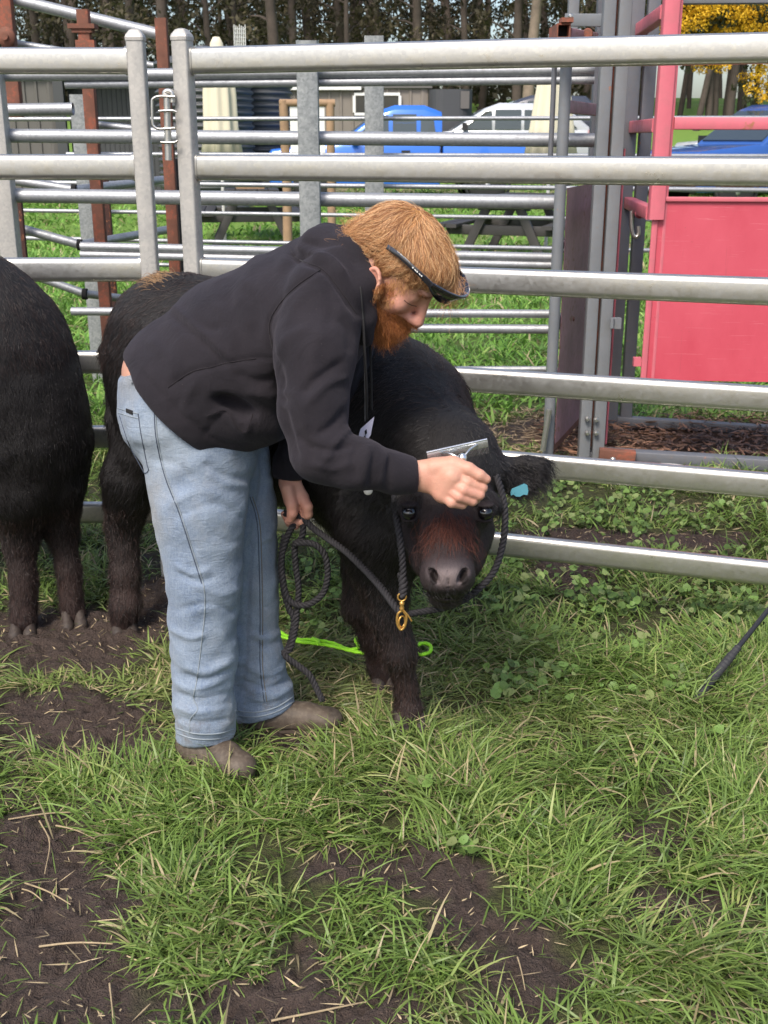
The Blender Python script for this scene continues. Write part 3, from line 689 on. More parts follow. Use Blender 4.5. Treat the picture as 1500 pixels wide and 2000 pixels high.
vpost(1197, 150, 5.40, .1, 2.45, .012, .02, 'rust', cr, 'hinge_rod'); vpost(1203, 550, 5.44, .1, 1.5, .010, .02, 'pink', cr, 'edge_strip')
cbar((1170, 886), (1600, 912), 5.38, 5.24, .07, .055, 'crush_grey2', 'base_beam'); cbar((1170, 888), (1240, 893), 5.33, 5.31, .05, .065, 'rust', 'base_shoe')
cbar((1205, 821), (1600, 846), 6.12, 5.98, .06, .05, 'crush_grey2', 'base_beam')
cbar((1142, 890), (1200, 893), 5.40, 5.40, .05, .05, 'crush_grey2', 'base_beam')
cbar((1105, 39), (1202, 40), 5.7, 5.5, .02, .055, 'crush_grey', 'lever_plate'); 
for (bx_, by_) in ((1188, 32), (1188, 46), (1114, 31)):
    m = MB(); m.lathe([(.011, -.008), (.011, .004), (.006, .008)], P(bx_, by_, 5.47), (0, -1, 0), 6); m.build('bolt', M['galv'], cr)
# square tube with an open rusty end
m = MB(); c_ = P(1101, 60, 5.1); w_ = .026
for dx, dz, sx, sz in ((-w_, 0, .006, .058), (w_, 0, .006, .058), (0, -w_, .058, .006), (0, w_, .058, .006)):
    m.box((c_[0] + dx, c_[1] + .12, c_[2] + dz), (sx if sx < .01 else .0458, .24, sz))
st_ = m.build('square_tube', M['rust'], cr); m = MB(); m.box((c_[0], c_[1] + .1, c_[2]), (.045, .08, .045)); m.build('tube_mouth_shade', M['black_inside'], st_)  # black block set in the tube end in place of its inner shade
m = MB(); m.box((c_[0] + .012, c_[1] + .03, c_[2] + .041), (.05, .09, .018)); m.build('rusty_plate', M['rust'], cr)
cbar((1110, 66), (1162, 74), 5.16, 5.6, .03, .045, 'mauve', 'bracket')
m = MB(); m.lathe([(.002, -.012), (.020, -.011), (.024, -.004), (.02, 0)], P(1148, 66, 5.35), (0, -1, 0), 14); m.build('roller', M['rust'], cr)
# red door frame
Yp, Yq = 5.22, 6.15
Xm = XZ(1297, 200, Yp); Xn = XZ(1232, 230, Yq)
rd = M['pink']
m = MB(); m.prism(rrect(.066, .06, .005, 2), (Xm, Yp, 1.20), (Xm, Yp, 2.25), up=(0, 1, 0), sm=True); m.build('door_post', rd, cr)
m = MB(); m.prism(rrect(.016, .05, .003, 2), (Xm + .0415, Yp + .02, .42), (Xm + .0415, Yp + .02, 2.25), up=(0, 1, 0), sm=True); m.build('door_post', rd, cr)
m = MB(); m.prism(rrect(.058, .05, .005, 2), (Xn, Yq, 1.19), (Xn, Yq, 2.09), up=(0, 1, 0), sm=True); m.build('door_post', rd, cr)
for z in (2.06, 1.60, 1.225):
    m = MB(); m.beam((Xn + .01, Yq - .03, z), (Xm - .012, Yp + .035, z), .05, .058, .005); m.build('door_crossbar', rd, cr)
m = MB(); m.beam((Xm + .05, Yp, P(1300, 241, Yp)[2]), (2.6, Yp - .12, P(1500, 243, Yp)[2]), .04, .052, .004); m.build('door_rail', rd, cr)
m = MB(); m.beam((Xm + .02, Yp + .2, 2.13), (2.6, Yp + .1, 2.13), .05, .05, .004); m.build('top_beam', M['crush_grey'], cr)
za, zb = P(1300, 390, Yp)[2], P(1260, 742, Yp)[2]; Xp = XZ(1283, 390, Yp)
m = MB(); m.hexa([(Xp, Yp, zb), (2.6, Yp - .12, zb), (2.6, Yp - .08, zb), (Xp, Yp + .04, zb)], [(Xp, Yp, za), (2.6, Yp - .12, za), (2.6, Yp - .08, za), (Xp, Yp + .04, za)]); m.build('side_panel', M['pink2'], cr)
m = MB(); m.beam((Xp - .004, Yp - .006, zb + .004), (Xp - .004, Yp - .006, za - .004), .026, .012, .002, up=(0, 1, 0)); m.build('panel_flange', rd, cr)
m = MB(); m.beam((Xp - .01, Yp - .004, za + .003), (2.6, Yp - .125, za + .003), .018, .020, .002); m.build('panel_flange', rd, cr)
m = MB(); m.box((Xp - .035, Yp + .01, zb + .085), (.034, .03, .04)); m.build('hinge_lug', rd, cr)
m = MB(); m.box(P(1203, 631, 5.32), (.045, .03, .05)); m.tube([P(1196, 622, 5.30), P(1195, 641, 5.30)], .010, 10); m.build('hinge', M['crush_grey'], cr)
rod([(1233, 412), (1233, 440), (1236, 458), (1242, 463), (1247, 457), (1247, 442)], 5.5, .009, 'hook_bolt', cr, 'galv')
m = MB(); m.lathe([(.022, -.02), (.022, .004), (.012, .012), (.012, .016)], P(1250, 418, 5.6), (0, -1, 0), 12); m.build('pivot_bolt', M['pink'], cr)
for (bx_, by_) in ((1147, 818), (1164, 820), (1147, 846), (1164, 846)):
    m = MB(); m.lathe([(.013, -.006), (.013, .006), (.008, .012)], P(bx_, by_, 5.33), (0, -1, 0), 6); m.build('bolt', M['galv'], cr)
m = MB(); m.lathe([(.014, 0), (.014, .01), (.006, .014)], P(1197, 898, 5.28), (0, 0, 1), 10); m.build('bolt', M['galv'], cr)
for (bx_, by_) in ((1119, 623),):
    m = MB(); m.lathe([(.012, -.004), (.012, .004)], P(bx_, by_, 5.62), (-1, -.3, 0), 10); m.build('bolt', M['rust_dark'], cr)
for (a_, b_, lab) in (((1290, 908), (1385, 912), 'longest straight pale plastic rod lying beside the crush base'), ((1352, 904), (1432, 920), 'pale plastic rod lying slanted across the others by the crush base'), ((1330, 915), (1400, 918), 'short pale plastic rod nearest the gate rail by the crush base')):
    m = MB(); A_ = G(*a_, .03); B2 = G(*b_, .02); m.tube([A_, B2], .009, 10); tagp(m.build('plastic_rod', paint('pale_plastic', (.55, .56, .56), .85, .4), base=A_), lab, 'rod', 'pale rods on the ground by the crush')

# ------------------------------------------------------------------ background: sheds, tanks, parasols, tables, vehicles, trees
def hz(x, y): return float(hill(np.array([float(x)]), np.array([float(y)]))[0])
M['shed_dark'] = paint('charcoal_cladding', (.050, .053, .058), .85, .5, sc=1.5); M['shed_brown'] = paint('warm_grey_cladding', (.105, .098, .092), .9, .55, sc=1.5)
M['shed_beige'] = paint('beige_cladding', (.20, .175, .15), .92, .6, sc=1.2); M['tank'] = paint('slate_tank', (.072, .076, .084), .85, .45, sc=1.5)
M['white_trim'] = paint('white_trim', (.72, .72, .70), .92, .5); M['canvas'] = paint('cream_canvas', (.62, .57, .44), .9, .8, sc=3); M['timber'] = paint('weathered_timber', (.34, .22, .13), .7, .8, sc=8)
M['recycled'] = paint('charcoal_plank', (.040, .037, .036), .8, .6); M['pole'] = paint('pale_pole', (.5, .5, .48), .9, .5)
g_ = NB('window_glass'); g_.base((.02, .025, .03)).set(rough=.06, spec=.8); M['glass'] = g_.m
g_ = NB('car_glass'); g_.base((.035, .045, .05)).set(rough=.04, spec=.9); M['carglass'] = g_.m
def ribbed_wall(a, b, z0, z1, pitch, mat, parent, depth=.03):
    a = np.array(a, float); b = np.array(b, float); d = b - a; L = np.linalg.norm(d); d /= L; n = np.array([d[1], -d[0]]); k = int(L / pitch); pts = []
    for i in range(k):
        s = i * pitch
        for u, w in ((0, 0), (pitch * .72, 0), (pitch * .78, depth), (pitch * .94, depth)): pts.append(a + d * (s + u) + n * w)
    pts.append(b); m = len(pts); V = [(p[0], p[1], z0) for p in pts] + [(p[0], p[1], z1) for p in pts] + [(p[0] - n[0] * .08, p[1] - n[1] * .08, z) for z in (z0, z1) for p in (a, b)]
    F = [(i, i + 1, m + i + 1, m + i) for i in range(m - 1)] + [(2 * m + 1, 2 * m, 2 * m + 2, 2 * m + 3)] + [tuple(range(m, 2 * m)) + (2 * m + 3, 2 * m + 2)]
    return mesh_np('wall', np.array(V), F, M[mat], parent)
def gx_(px, Y): return XZ(px, 200, Y)
# left shed
Ys = 24.0; g0 = hz(-6, Ys)
sh = thing('farm_shed', 'dark ribbed farm shed with a lighter end wall behind the ramp posts', 'shed', (gx_(150, Ys), Ys, g0))
ztop = P(100, 146, Ys)[2]
ribbed_wall((gx_(-330, Ys), Ys), (gx_(108, Ys), Ys), g0 - .3, ztop, .245, 'shed_brown', sh); ribbed_wall((gx_(126, Ys + .3), Ys + .6), (gx_(335, Ys + .3), Ys + .6), g0 - .3, ztop, .10, 'shed_dark', sh, .012)
m = MB(); m.box((gx_(117, Ys), Ys - .02, (g0 + ztop) / 2), (.20, .12, ztop - g0)); m.build('corner_post', M['shed_dark'], sh)
m = MB(); m.hexa([(gx_(-340, Ys), Ys - .25, ztop), (gx_(340, Ys), Ys - .1, ztop), (gx_(340, Ys), Ys + 5, ztop), (gx_(-340, Ys), Ys + 5, ztop)], [(gx_(-340, Ys), Ys - .25, ztop + .07), (gx_(340, Ys), Ys - .1, ztop + .07), (gx_(340, Ys), Ys + 5, ztop + .25), (gx_(-340, Ys), Ys + 5, ztop + .25)]); m.build('roof', M['shed_dark'], sh)
# tanks
for px, Y, r_, pt, lab in ((400, 22.2, .88, 128, 'big slate-grey corrugated water tank behind the left parasol'), (508, 23.6, .62, 158, 'smaller slate-grey corrugated water tank beside the timber frame')):
    x = gx_(px, Y); g0 = hz(x, Y); zt = P(px, pt, Y)[2]; t = thing('water_tank', lab, 'water tank', (x, Y, g0))
    prof = []; k = int((zt - g0) / .115)
    for i in range(k * 6 + 1): z = i / (k * 6) * (zt - g0); prof.append((r_ + .03 * math.cos(i / 6 * 2 * math.pi), z))
    m = MB(); m.lathe([(r_ - .05, -.3)] + prof, (x, Y, g0), n=48); m.build('tank_wall', M['tank'], t)
    m = MB(); m.lathe([(r_ + .04, zt - g0), (r_ + .04, zt - g0 + .04), (.12, zt - g0 + .30), (.1, zt - g0 + .34)], (x, Y, g0), n=40); m.build('tank_roof', M['tank'], t)
# beige building with a white framed window
Yb = 31.0; g0 = hz(0, Yb); bb = thing('site_building', 'beige ribbed building with a white framed window behind the blue utility', 'building', (gx_(700, Yb), Yb, g0)); zt = P(700, 174, Yb)[2]
ribbed_wall((gx_(556, Yb), Yb), (gx_(836, Yb), Yb), g0 - .4, zt, .30, 'shed_beige', bb, .035)
m = MB(); m.box((gx_(632, Yb), Yb - .08, zt + .02), (gx_(706, Yb) - gx_(558, Yb), .16, .09)); m.build('gutter', M['white_trim'], bb)
m = MB(); m.box((gx_(696, Yb), Yb + 2, zt + .06), (gx_(836, Yb) - gx_(556, Yb) + .2, 4.2, .08)); m.build('roof', M['shed_brown'], bb)
w0, w1 = gx_(692, Yb), gx_(781, Yb); z1_, z0_ = P(700, 184, Yb)[2], P(700, 223, Yb)[2]
wf = MB()
for (c_, s_) in ((((w0 + w1) / 2, z1_), (w1 - w0, .07)), (((w0 + w1) / 2, z0_), (w1 - w0, .07)), ((w0, (z0_ + z1_) / 2), (.07, z1_ - z0_ - .072)), ((w1, (z0_ + z1_) / 2), (.07, z1_ - z0_ - .072)), (((w0 + w1) / 2, (z0_ + z1_) / 2), (.05, z1_ - z0_ - .072))):
    wf.box((c_[0], Yb - .06, c_[1]), (s_[0], .07, s_[1]))
w_ = wf.build('window', M['white_trim'], bb); m = MB(); m.box(((w0 + w1) / 2, Yb - .045, (z0_ + z1_) / 2), (w1 - w0 - .04, .03, z1_ - z0_ - .04)); m.build('pane', M['glass'], w_)
# dark rounded block
Yk = 30.6; xk0, xk1 = gx_(838, Yk), gx_(924, Yk); g0 = hz(0, Yk); zt = P(880, 174, Yk)[2]
m = MB(); m.prism(rrect(xk1 - xk0, 1.6, .35, 6), ((xk0 + xk1) / 2, Yk + .8, g0 - .3), ((xk0 + xk1) / 2, Yk + .8, zt), up=(0, 1, 0), sm=False)
kb = thing('equipment_kiosk', 'dark grey round-cornered kiosk at the right end of the beige building', 'kiosk', ((xk0 + xk1) / 2, Yk, g0)); m.build('cabinet', M['shed_dark'], kb)
m = MB(); m.box((gx_(908, Yk), Yk - .01, P(900, 195, Yk)[2]), (.22, .03, .42)); m.build('hatch', M['shed_brown'], kb)
# parasols
def parasol(px, Y, ptop, pmid, lab, wtop, wbot, shift=0):
    x = XZ(px, 250, Y); g0 = hz(x, Y); zb = P(px, 306, Y)[2]; zt = P(px, ptop, Y)[2]; s = mpp(250, Y)
    t = thing('closed_parasol', lab, 'parasol', (x, Y, g0)); V = []; n = 48; prof = [(zb, wbot), (zb + .25 * (zt - zb), wbot * .82), (zb + .55 * (zt - zb), wtop * 1.05), (zb + .82 * (zt - zb), wtop * .78), (zb + .86 * (zt - zb), wtop * .52), (zb + .95 * (zt - zb), wtop * .44), (zt, wtop * .22)]
    for z, r_ in prof:
        for k in range(n):
            a = 2 * math.pi * k / n; rr = r_ * (1 + (.13 * math.cos(8 * a + .6) + .05 * math.cos(5 * a)) * (z < zb + .84 * (zt - zb))); V.append((x + rr * math.cos(a), Y + rr * math.sin(a) * .8, z))
    F = [(i * n + k, i * n + (k + 1) % n, (i + 1) * n + (k + 1) % n, (i + 1) * n + k) for i in range(len(prof) - 1) for k in range(n)] + [tuple(range((len(prof) - 1) * n, len(prof) * n)), tuple(range(n - 1, -1, -1))]
    mesh_np('folded_canopy', np.array(V), F, M['canvas'], t, smooth=True)
    m = MB(); m.tube([(x, Y, g0), (x, Y, zb + .1)], .025, 10); m.build('pole', M['pole'], t)
parasol(430, 16.6, 72, 170, 'left closed cream parasol in front of the water tanks', .20, .27); parasol(1076, 16.2, 70, 170, 'right closed cream parasol beside the crush', .20, .33)
# picnic tables
def table(px, Y, lab, rot=0.0):
    x = XZ(px, 400, Y); g0 = hz(x, Y); t = thing('picnic_table', lab, 'picnic table', (x, Y, g0), 'dark picnic tables'); cs, sn = math.cos(rot), math.sin(rot)
    def T(u, v, z): return (x + u * cs - v * sn, Y + u * sn + v * cs, g0 + z)
    def plank(u, z, w, v0=-.95, v1=.95, name='table_plank'):
        m = MB(); m.beam(T(u, v0, z), T(u, v1, z), w, .045, .006); m.build(name, M['recycled'], t)
    for i in range(5): plank(-.30 + .15 * i, .76, .14)
    for s in (-1, 1):
        for k in (0, 1): plank(s * (.60 + .15 * k), .46, .14, name='seat_plank')
    for v in (-.72, .72):
        for s in (-1, 1):
            m = MB(); m.beam(T(s * .18, v, .73), T(s * .55, v, -.03), .05, .11, .005, up=(0, 0, 1)); m.build('leg', M['recycled'], t)
        m = MB(); m.beam(T(-.74, v + .055, .40), T(.74, v + .055, .40), .05, .12, .005); m.build('crossbar', M['recycled'], t)
        m = MB(); m.beam(T(-.33, v + .052, .68), T(.33, v + .052, .68), .05, .08, .005); m.build('crossbar', M['recycled'], t)
    return t
table(492, 16.9, 'dark picnic table under the left parasol', .12); table(1010, 15.0, 'dark picnic table by the straw patch, right of the man', -.35)
m = MB(); m.box((XZ(497, 400, 16.9), 16.4, hz(-1.8, 16.9) + .82), (.38, .26, .07), .2); tagp(m.build('wooden_box', M['timber'], base=(XZ(497, 400, 16.9), 16.4, 1.0)), 'flat wooden box on the left picnic table', 'box')
# timber sign frame with white board
Yt = 14.5; xt = XZ(557, 300, Yt); g0 = hz(xt, Yt); t = thing('sign_frame', 'rough timber frame holding a plain white board', 'sign frame', (xt, Yt, g0))
m = MB(); xs = [XZ(558, 200, Yt), XZ(558, 460, Yt)]
m.tube([(xt, Yt, g0 - .05), (xt + .01, Yt, g0 + .9), (xt - .005, Yt, P(557, 196, Yt)[2])], [.062, .056, .055], 10); m.build('post', M['timber'], t)
m = MB(); m.tube([(xt - .05, Yt, P(557, 201, Yt)[2]), (xt + .62, Yt, P(557, 201, Yt)[2])], .045, 10); m.build('top_bar', M['timber'], t)
m = MB(); m.tube([(xt + .56, Yt, g0 - .05), (xt + .56, Yt, P(557, 201, Yt)[2])], .052, 10); m.build('post', M['timber'], t)
m = MB(); m.box((xt + .28, Yt, P(557, 256, Yt)[2]), (.42, .02, mpp(250, Yt) * 92)); m.build('board', M['white_trim'], t)
# small white wire rack behind the top rail
Yw = 16; t = thing('wire_rack', 'small white wire rack showing above the top rail beside the parasol tip', 'wire rack', P(468, 95, Yw))
for i in range(7): pipe_between((457 + i * 3.6, 48 + (i % 3) * 2), (459 + i * 3.6, 140), Yw, Yw, .012, t, 'white_trim', 'wire', 6)
for y_ in (56, 64, 72, 80, 88): pipe_between((457, y_), (480, y_ + 1), Yw + .02, Yw + .02, .010, t, 'white_trim', 'wire', 6)

# ------------------------------------------------------------------ vehicles
def carpaint(name, col, rough=.25):
    b = NB(name); v = b.coord(); b.base(b.mix(b.noise(v, 3, 3), tuple(c_ * .92 for c_ in col), col)).set(rough=rough, coat=.6, metal=.15); return b.m
M['car_blue'] = carpaint('blue_car_paint', (.035, .16, .62)); M['car_white'] = carpaint('white_car_paint', (.78, .79, .80)); M['car_silver'] = carpaint('silver_white_car_paint', (.50, .52, .55)); M['car_dark'] = carpaint('dark_car_paint', (.05, .055, .075)); M['car_navy'] = carpaint('deep_blue_car_paint', (.03, .10, .36))
M['tyre'] = paint('tyre_rubber', (.02, .02, .02), .8, .85); M['rim'] = paint('alloy_rim', (.35, .35, .36), .9, .35, metal=.7); M['black_trim'] = paint('black_trim', (.02, .02, .022), .8, .5); M['red_lens'] = paint('red_lens', (.45, .01, .015), .9, .2); M['clear_lens'] = paint('clear_lens', (.6, .6, .6), .9, .12)
def vehicle(name, lab, cat, x, Y, g0, paintm, rot=0.0, kind='ute', roofm=None, s=1.0):
    """front towards -u. u along the length, v across"""
    t = thing(name, lab, cat, (x, Y, g0)); cs, sn = math.cos(rot), math.sin(rot)
    def T(u, v, z): return (x + (u * cs - v * sn) * s, Y + (u * sn + v * cs) * s, g0 + z * s)
    def loft(sec, nm, mat, n=6, parent=None, caps=True):
        V = []; F = []; ring = None
        for (u, hw, zb, zt, inset, ru) in sec:
            prof = [(-hw, zb), (-hw - .0, zb + (zt - zb) * .55), (-hw + inset * .5, zt - (zt - zb) * .12), (-hw + inset, zt), (hw - inset, zt), (hw - inset * .5, zt - (zt - zb) * .12), (hw, zb + (zt - zb) * .55), (hw, zb)]
            V += [T(u + (z - zb) * ru, v, z) for v, z in prof]
        k = 8
        for i in range(len(sec) - 1): F += [(i * k + j, i * k + (j + 1) % k, (i + 1) * k + (j + 1) % k, (i + 1) * k + j) for j in range(k)]
        if caps: F += [tuple(range(k - 1, -1, -1)), tuple(range((len(sec) - 1) * k, len(sec) * k))]
        o = mesh_np(nm, np.array(V), F, M[mat] if isinstance(mat, str) else mat, parent or t)
        bv = o.modifiers.new('bevel', 'BEVEL'); bv.width = .03; bv.segments = 3; bv.limit_method = 'ANGLE'; bv.angle_limit = R(25); o.data.polygons.foreach_set('use_smooth', np.ones(len(o.data.polygons), bool)); return o
    if kind == 'ute':
        loft([(-2.55, .72, .45, .86, .10, 0), (-2.42, .90, .38, 1.02, .10, 0), (-1.3, .93, .38, 1.13, .12, 0), (-1.05, .93, .36, 1.14, .05, 0), (.75, .93, .36, 1.12, .04, 0)], 'body', paintm)
        loft([(.80, .93, .42, 1.15, .03, 0), (2.45, .93, .48, 1.15, .03, 0), (2.5, .90, .5, 1.12, .03, 0)], 'tub', paintm)
        cab = [(-1.15, .86, 1.10, 1.13, .02, 0), (-.35, .86, 1.10, 1.72, .16, 0), (-.1, .86, 1.10, 1.80, .17, 0), (.45, .86, 1.10, 1.80, .17, 0), (.78, .86, 1.10, 1.68, .16, 0)]
        cb = loft(cab, 'cab', roofm or paintm)
        wins = [[(-.95, 1.16), (-.35, 1.62), (-.22, 1.62), (-.22, 1.16)], [(-.14, 1.16), (-.14, 1.64), (.30, 1.64), (.30, 1.16)], [(.38, 1.16), (.38, 1.62), (.62, 1.54), (.68, 1.16)]]
    else:
        loft([(-2.3, .70, .45, .84, .10, 0), (-2.2, .88, .36, .98, .10, 0), (-1.2, .92, .36, 1.10, .12, 0), (-1.0, .92, .34, 1.12, .05, 0), (2.1, .92, .36, 1.12, .05, 0), (2.25, .86, .42, 1.05, .05, 0)], 'body', paintm)
        cab = [(-1.15, .86, 1.08, 1.11, .02, 0), (-.35, .86, 1.08, 1.62, .16, 0), (0, .86, 1.08, 1.74, .17, 0), (1.5, .86, 1.08, 1.72, .17, 0), (2.15, .84, 1.08, 1.20, .10, 0)]
        cb = loft(cab, 'cab', roofm or paintm)
        wins = [[(-.9, 1.14), (-.35, 1.54), (-.2, 1.56), (-.2, 1.14)], [(-.12, 1.14), (-.12, 1.58), (.50, 1.58), (.50, 1.14)], [(.58, 1.14), (.58, 1.58), (1.2, 1.56), (1.2, 1.14)], [(1.28, 1.14), (1.28, 1.52), (1.5, 1.50), (1.85, 1.16)]]
    def hv(z): return .880 - max(0, (z - 1.45)) * .25
    for wn in wins:
        for sd in (-1, 1):
            V = [T(u, sd * (hv(z) + .012), z) for u, z in wn] + [T(u, sd * (hv(z) - .03), z) for u, z in wn]; k = len(wn)
            F = [tuple(range(k)) if sd < 0 else tuple(range(k - 1, -1, -1))] + [(i, k + i, k + (i + 1) % k, (i + 1) % k) for i in range(k)]
            mesh_np('window', np.array(V), F, M['carglass'], t)
    u0, u1, k1 = -1.08, -.42, (.7375 if kind == 'ute' else .6375); za_, zb_ = (1.13 if kind == 'ute' else 1.11) + .07 * k1, (1.13 if kind == 'ute' else 1.11) + .73 * k1; V = [T(u0, -.76, za_), T(u0, .76, za_), T(u1, .66, zb_), T(u1, -.66, zb_)]
    V += [(p[0] + .03, p[1], p[2] - .05) for p in V]; off_ = .02
    V = [(p[0] - off_ * cs, p[1] - off_ * sn, p[2] + .025) for p in V[:4]] + V[4:]
    mesh_np('windscreen', np.array(V), [(0, 1, 2, 3), (7, 6, 5, 4), (0, 4, 5, 1), (1, 5, 6, 2), (2, 6, 7, 3), (3, 7, 4, 0)], M['carglass'], t)
    L1 = 1.65 if kind == 'ute' else 1.45
    for u in (-1.65, L1):
        for sd in (-1, 1):
            c_ = T(u, sd * .84, .38); ax = np.array([-sn * sd, cs * sd, 0]); m = MB(); m.lathe([(.20, .11), (.33, .115), (.37, .07), (.375, -.05), (.36, -.11), (.2, -.11)], c_, ax, 24); w = m.build('wheel', M['tyre'], t)
            m = MB(); m.lathe([(.21, .08), (.20, .10), (.06, .085), (.05, .11), (.01, .112)], c_, ax, 20); m.build('rim', M['rim'], w)
            m = MB(); c2 = T(u, sd * .90, .42); m.lathe([(.40, -.03), (.45, -.03), (.45, .035), (.40, .035)], c2, ax, 24, caps=False); m.build('wheel_arch', M['black_trim'], t)
    m = MB(); m.box(T(-2.52, 0, .50), (.16, 1.7, .22), rot); m.build('bumper', M['black_trim'], t); m = MB(); m.box(T(2.5 if kind == 'ute' else 2.28, 0, .50), (.14, 1.7, .16), rot); m.build('bumper', M['black_trim'], t)
    for sd in (-1, 1):
        m = MB(); m.box(T(-2.42, sd * .72, .86), (.2, .30, .16), rot); m.build('headlight', M['clear_lens'], t)
        m = MB(); m.box(T(2.46 if kind == 'ute' else 2.2, sd * .86, .95), (.12, .16, .34), rot); m.build('tail_light', M['red_lens'], t)
        m = MB(); m.box(T(-.85, sd * 1.02, 1.2), (.12, .18, .16), rot); m.build('mirror', M['black_trim'], t)
        m = MB(); m.box(T(.1, sd * .945, .98), (.16, .03, .04), rot); m.build('door_handle', M['black_trim'], t)
    return t
xv = XZ(778, 260, 23.0); vehicle('parked_ute', 'blue double-cab utility parked in front of the beige building', 'utility truck', xv, 23.0, hz(xv, 23.0) - .04, 'car_blue', .03, roofm=None)
xv = XZ(930, 260, 26.0); vehicle('parked_wagon', 'dark wagon whose roof shows behind the white wagon, left of the right parasol', 'car', XZ(1030, 230, 33.6), 33.6, hz(4, 33.6) + .22, 'car_dark', .0, kind='wagon')
vehicle('parked_wagon', 'white wagon behind the blue utility, its red tail light between the crush uprights', 'car', XZ(1146, 280, 29.4) - 2.25, 29.4, hz(3, 29.4) + .02, 'car_silver', .0, kind='wagon')
vehicle('parked_ute', 'deep blue utility with its bonnet toward the red crush door', 'utility truck', XZ(1306, 290, 20) + 2.2, 21.0, hz(6, 21) + .02, 'car_navy', .42)
vehicle('parked_ute', 'silver-white utility parked behind the deep blue one', 'utility truck', XZ(1322, 290, 24.5) + 2.6, 24.5, hz(7, 24.5) + .02, 'car_white', .0)

# ------------------------------------------------------------------ trees
M['bark'] = paint('grey_brown_bark', (.085, .065, .055), .55, .9, sc=3); M['bark_pale'] = paint('pale_bark', (.26, .20, .155), .6, .85, sc=3)
M['leaf'] = leafmat('gum_leaves', .55, .25); M['leafw'] = leafmat('wattle_blossom', .7, .2)
def leaf_cloud(name, clumps, n, s0, s1, cols, mat, parent, seed, flat=.8):
    rg = np.random.default_rng(seed); cl = np.array(clumps); w = cl[:, 3] ** 2; ci = rg.choice(len(cl), n, p=w / w.sum()); dirs = rg.normal(size=(n, 3)); dirs /= np.linalg.norm(dirs, axis=1, keepdims=True)
    rr = rg.random(n) ** .45; c = cl[ci, :3] + dirs * (cl[ci, 3] * rr)[:, None] * np.array([1, 1, flat])
    e1 = rg.normal(size=(n, 3)); e1[:, 2] -= .6; e1 /= np.linalg.norm(e1, axis=1, keepdims=True); e2 = np.cross(e1, rg.normal(size=(n, 3))); e2 /= np.linalg.norm(e2, axis=1, keepdims=True)
    s = rg.uniform(s0, s1, (n, 1)); V = np.stack([c - e1 * s, c + e2 * s * .45, c + e1 * s, c - e2 * s * .45], 1).reshape(-1, 3); Q = np.arange(4 * n).reshape(n, 4)
    o = mesh_np(name, V, Q, mat, parent); ck = rg.random(len(cl))[ci]; col = np.array(cols[0]) + (np.array(cols[1]) - np.array(cols[0])) * (ck * .7 + .3 * rg.random(n))[:, None]; cattr(o.data, 'tint', np.repeat(col, 4, 0)); return o
def gum(seed, lo, hi, H, r0, lean, lab, dens=1.0, pale=False, loc=(0, 0, 0)):
    rg = random.Random(seed); t = thing('gum_tree', lab, 'gum tree', loc, 'gum trees in the plantation behind the yards'); L = np.array(loc)
    pts = [np.array([lean * (z / H) * 1.5 + .12 * math.sin(z * .6 + seed), .1 * math.sin(z * .5 + seed * 2), z]) for z in np.linspace(-.6, H, 12)]
    m = MB(); m.tube(np.array(pts) + L, np.linspace(r0, r0 * .25, 12), 9)
    clumps = []
    for i in range(int(15 * dens)):
        z = lo + (hi - lo) * (i + rg.random()) / (15 * dens); a = rg.random() * 6.28; l = rg.uniform(.7, 2.0); b0 = pts[min(11, int((z + .6) / (H + .6) * 11))] + np.array([0, 0, 0]); b0 = np.array([b0[0], b0[1], z - .6])
        e = b0 + np.array([math.cos(a) * l, math.sin(a) * l, rg.uniform(.2, .9)]); m.tube(np.array([b0, (b0 + e) / 2 + [0, 0, .1], e]) + L, [r0 * .28, r0 * .18, r0 * .08], 5)
        for k in range(3): clumps.append((e[0] + rg.uniform(-.5, .5), e[1] + rg.uniform(-.5, .5), e[2] + rg.uniform(-.5, .5), rg.uniform(.3, .75)))
    m.build('trunk', M['bark_pale' if pale else 'bark'], t)
    cl = [(c[0] + L[0], c[1] + L[1], c[2] + L[2], c[3]) for c in clumps]
    leaf_cloud('crown', cl, int(1900 * dens), .07, .16, ((.032, .030, .018), (.110, .092, .052)), M['leaf'], t, seed)
    return t
protoA = [gum(11, 2.2, 13, 14, .21, .2, '', loc=(-9.3, 44, hz(-9.3, 44))), gum(12, 1.6, 12, 13, .17, -.3, '', 1.2, loc=(-6.8, 47, hz(-6.8, 47))), gum(13, 2.8, 13, 15, .26, .1, '', .9, loc=(-4.2, 45, hz(-4.2, 45))), gum(14, 1.2, 11, 12, .14, .4, '', 1.2, loc=(-1.6, 48, hz(-1.6, 48)))]
protoB = [gum(21, 4.8, 13, 15, .16, .2, '', .9, loc=(12.6, 46, hz(12.6, 46))), gum(22, 4.2, 13, 14, .12, -.2, '', .9, loc=(14.8, 49, hz(14.8, 49))), gum(23, 4.5, 14, 15, .24, .0, '', .8, True, loc=(5.4, 44, hz(5.4, 44)))]
rgt = random.Random(4); spots = []
for row, (yy, x0, x1, st) in enumerate(((50, -18, 9.5, 2.3), (55, -19, 10, 2.1), (61, -22, 11, 2.0), (68, -25, 12, 2.0))):
    x = x0
    while x < x1: spots.append((x + rgt.uniform(-.6, .6), yy + rgt.uniform(-1.4, 1.4), 'A')); x += st * rgt.uniform(.75, 1.3)
for row, (yy, x0, x1, st) in enumerate(((45, 9, 22, 1.4), (51, 9.5, 25, 1.35), (57, 10, 27, 1.5), (64, 11, 28, 2.0))):
    x = x0
    while x < x1: spots.append((x + rgt.uniform(-.6, .6), yy + rgt.uniform(-1.2, 1.2), 'B')); x += st * rgt.uniform(.7, 1.35)
trees = [(o, 'A') for o in protoA] + [(o, 'B') for o in protoB]
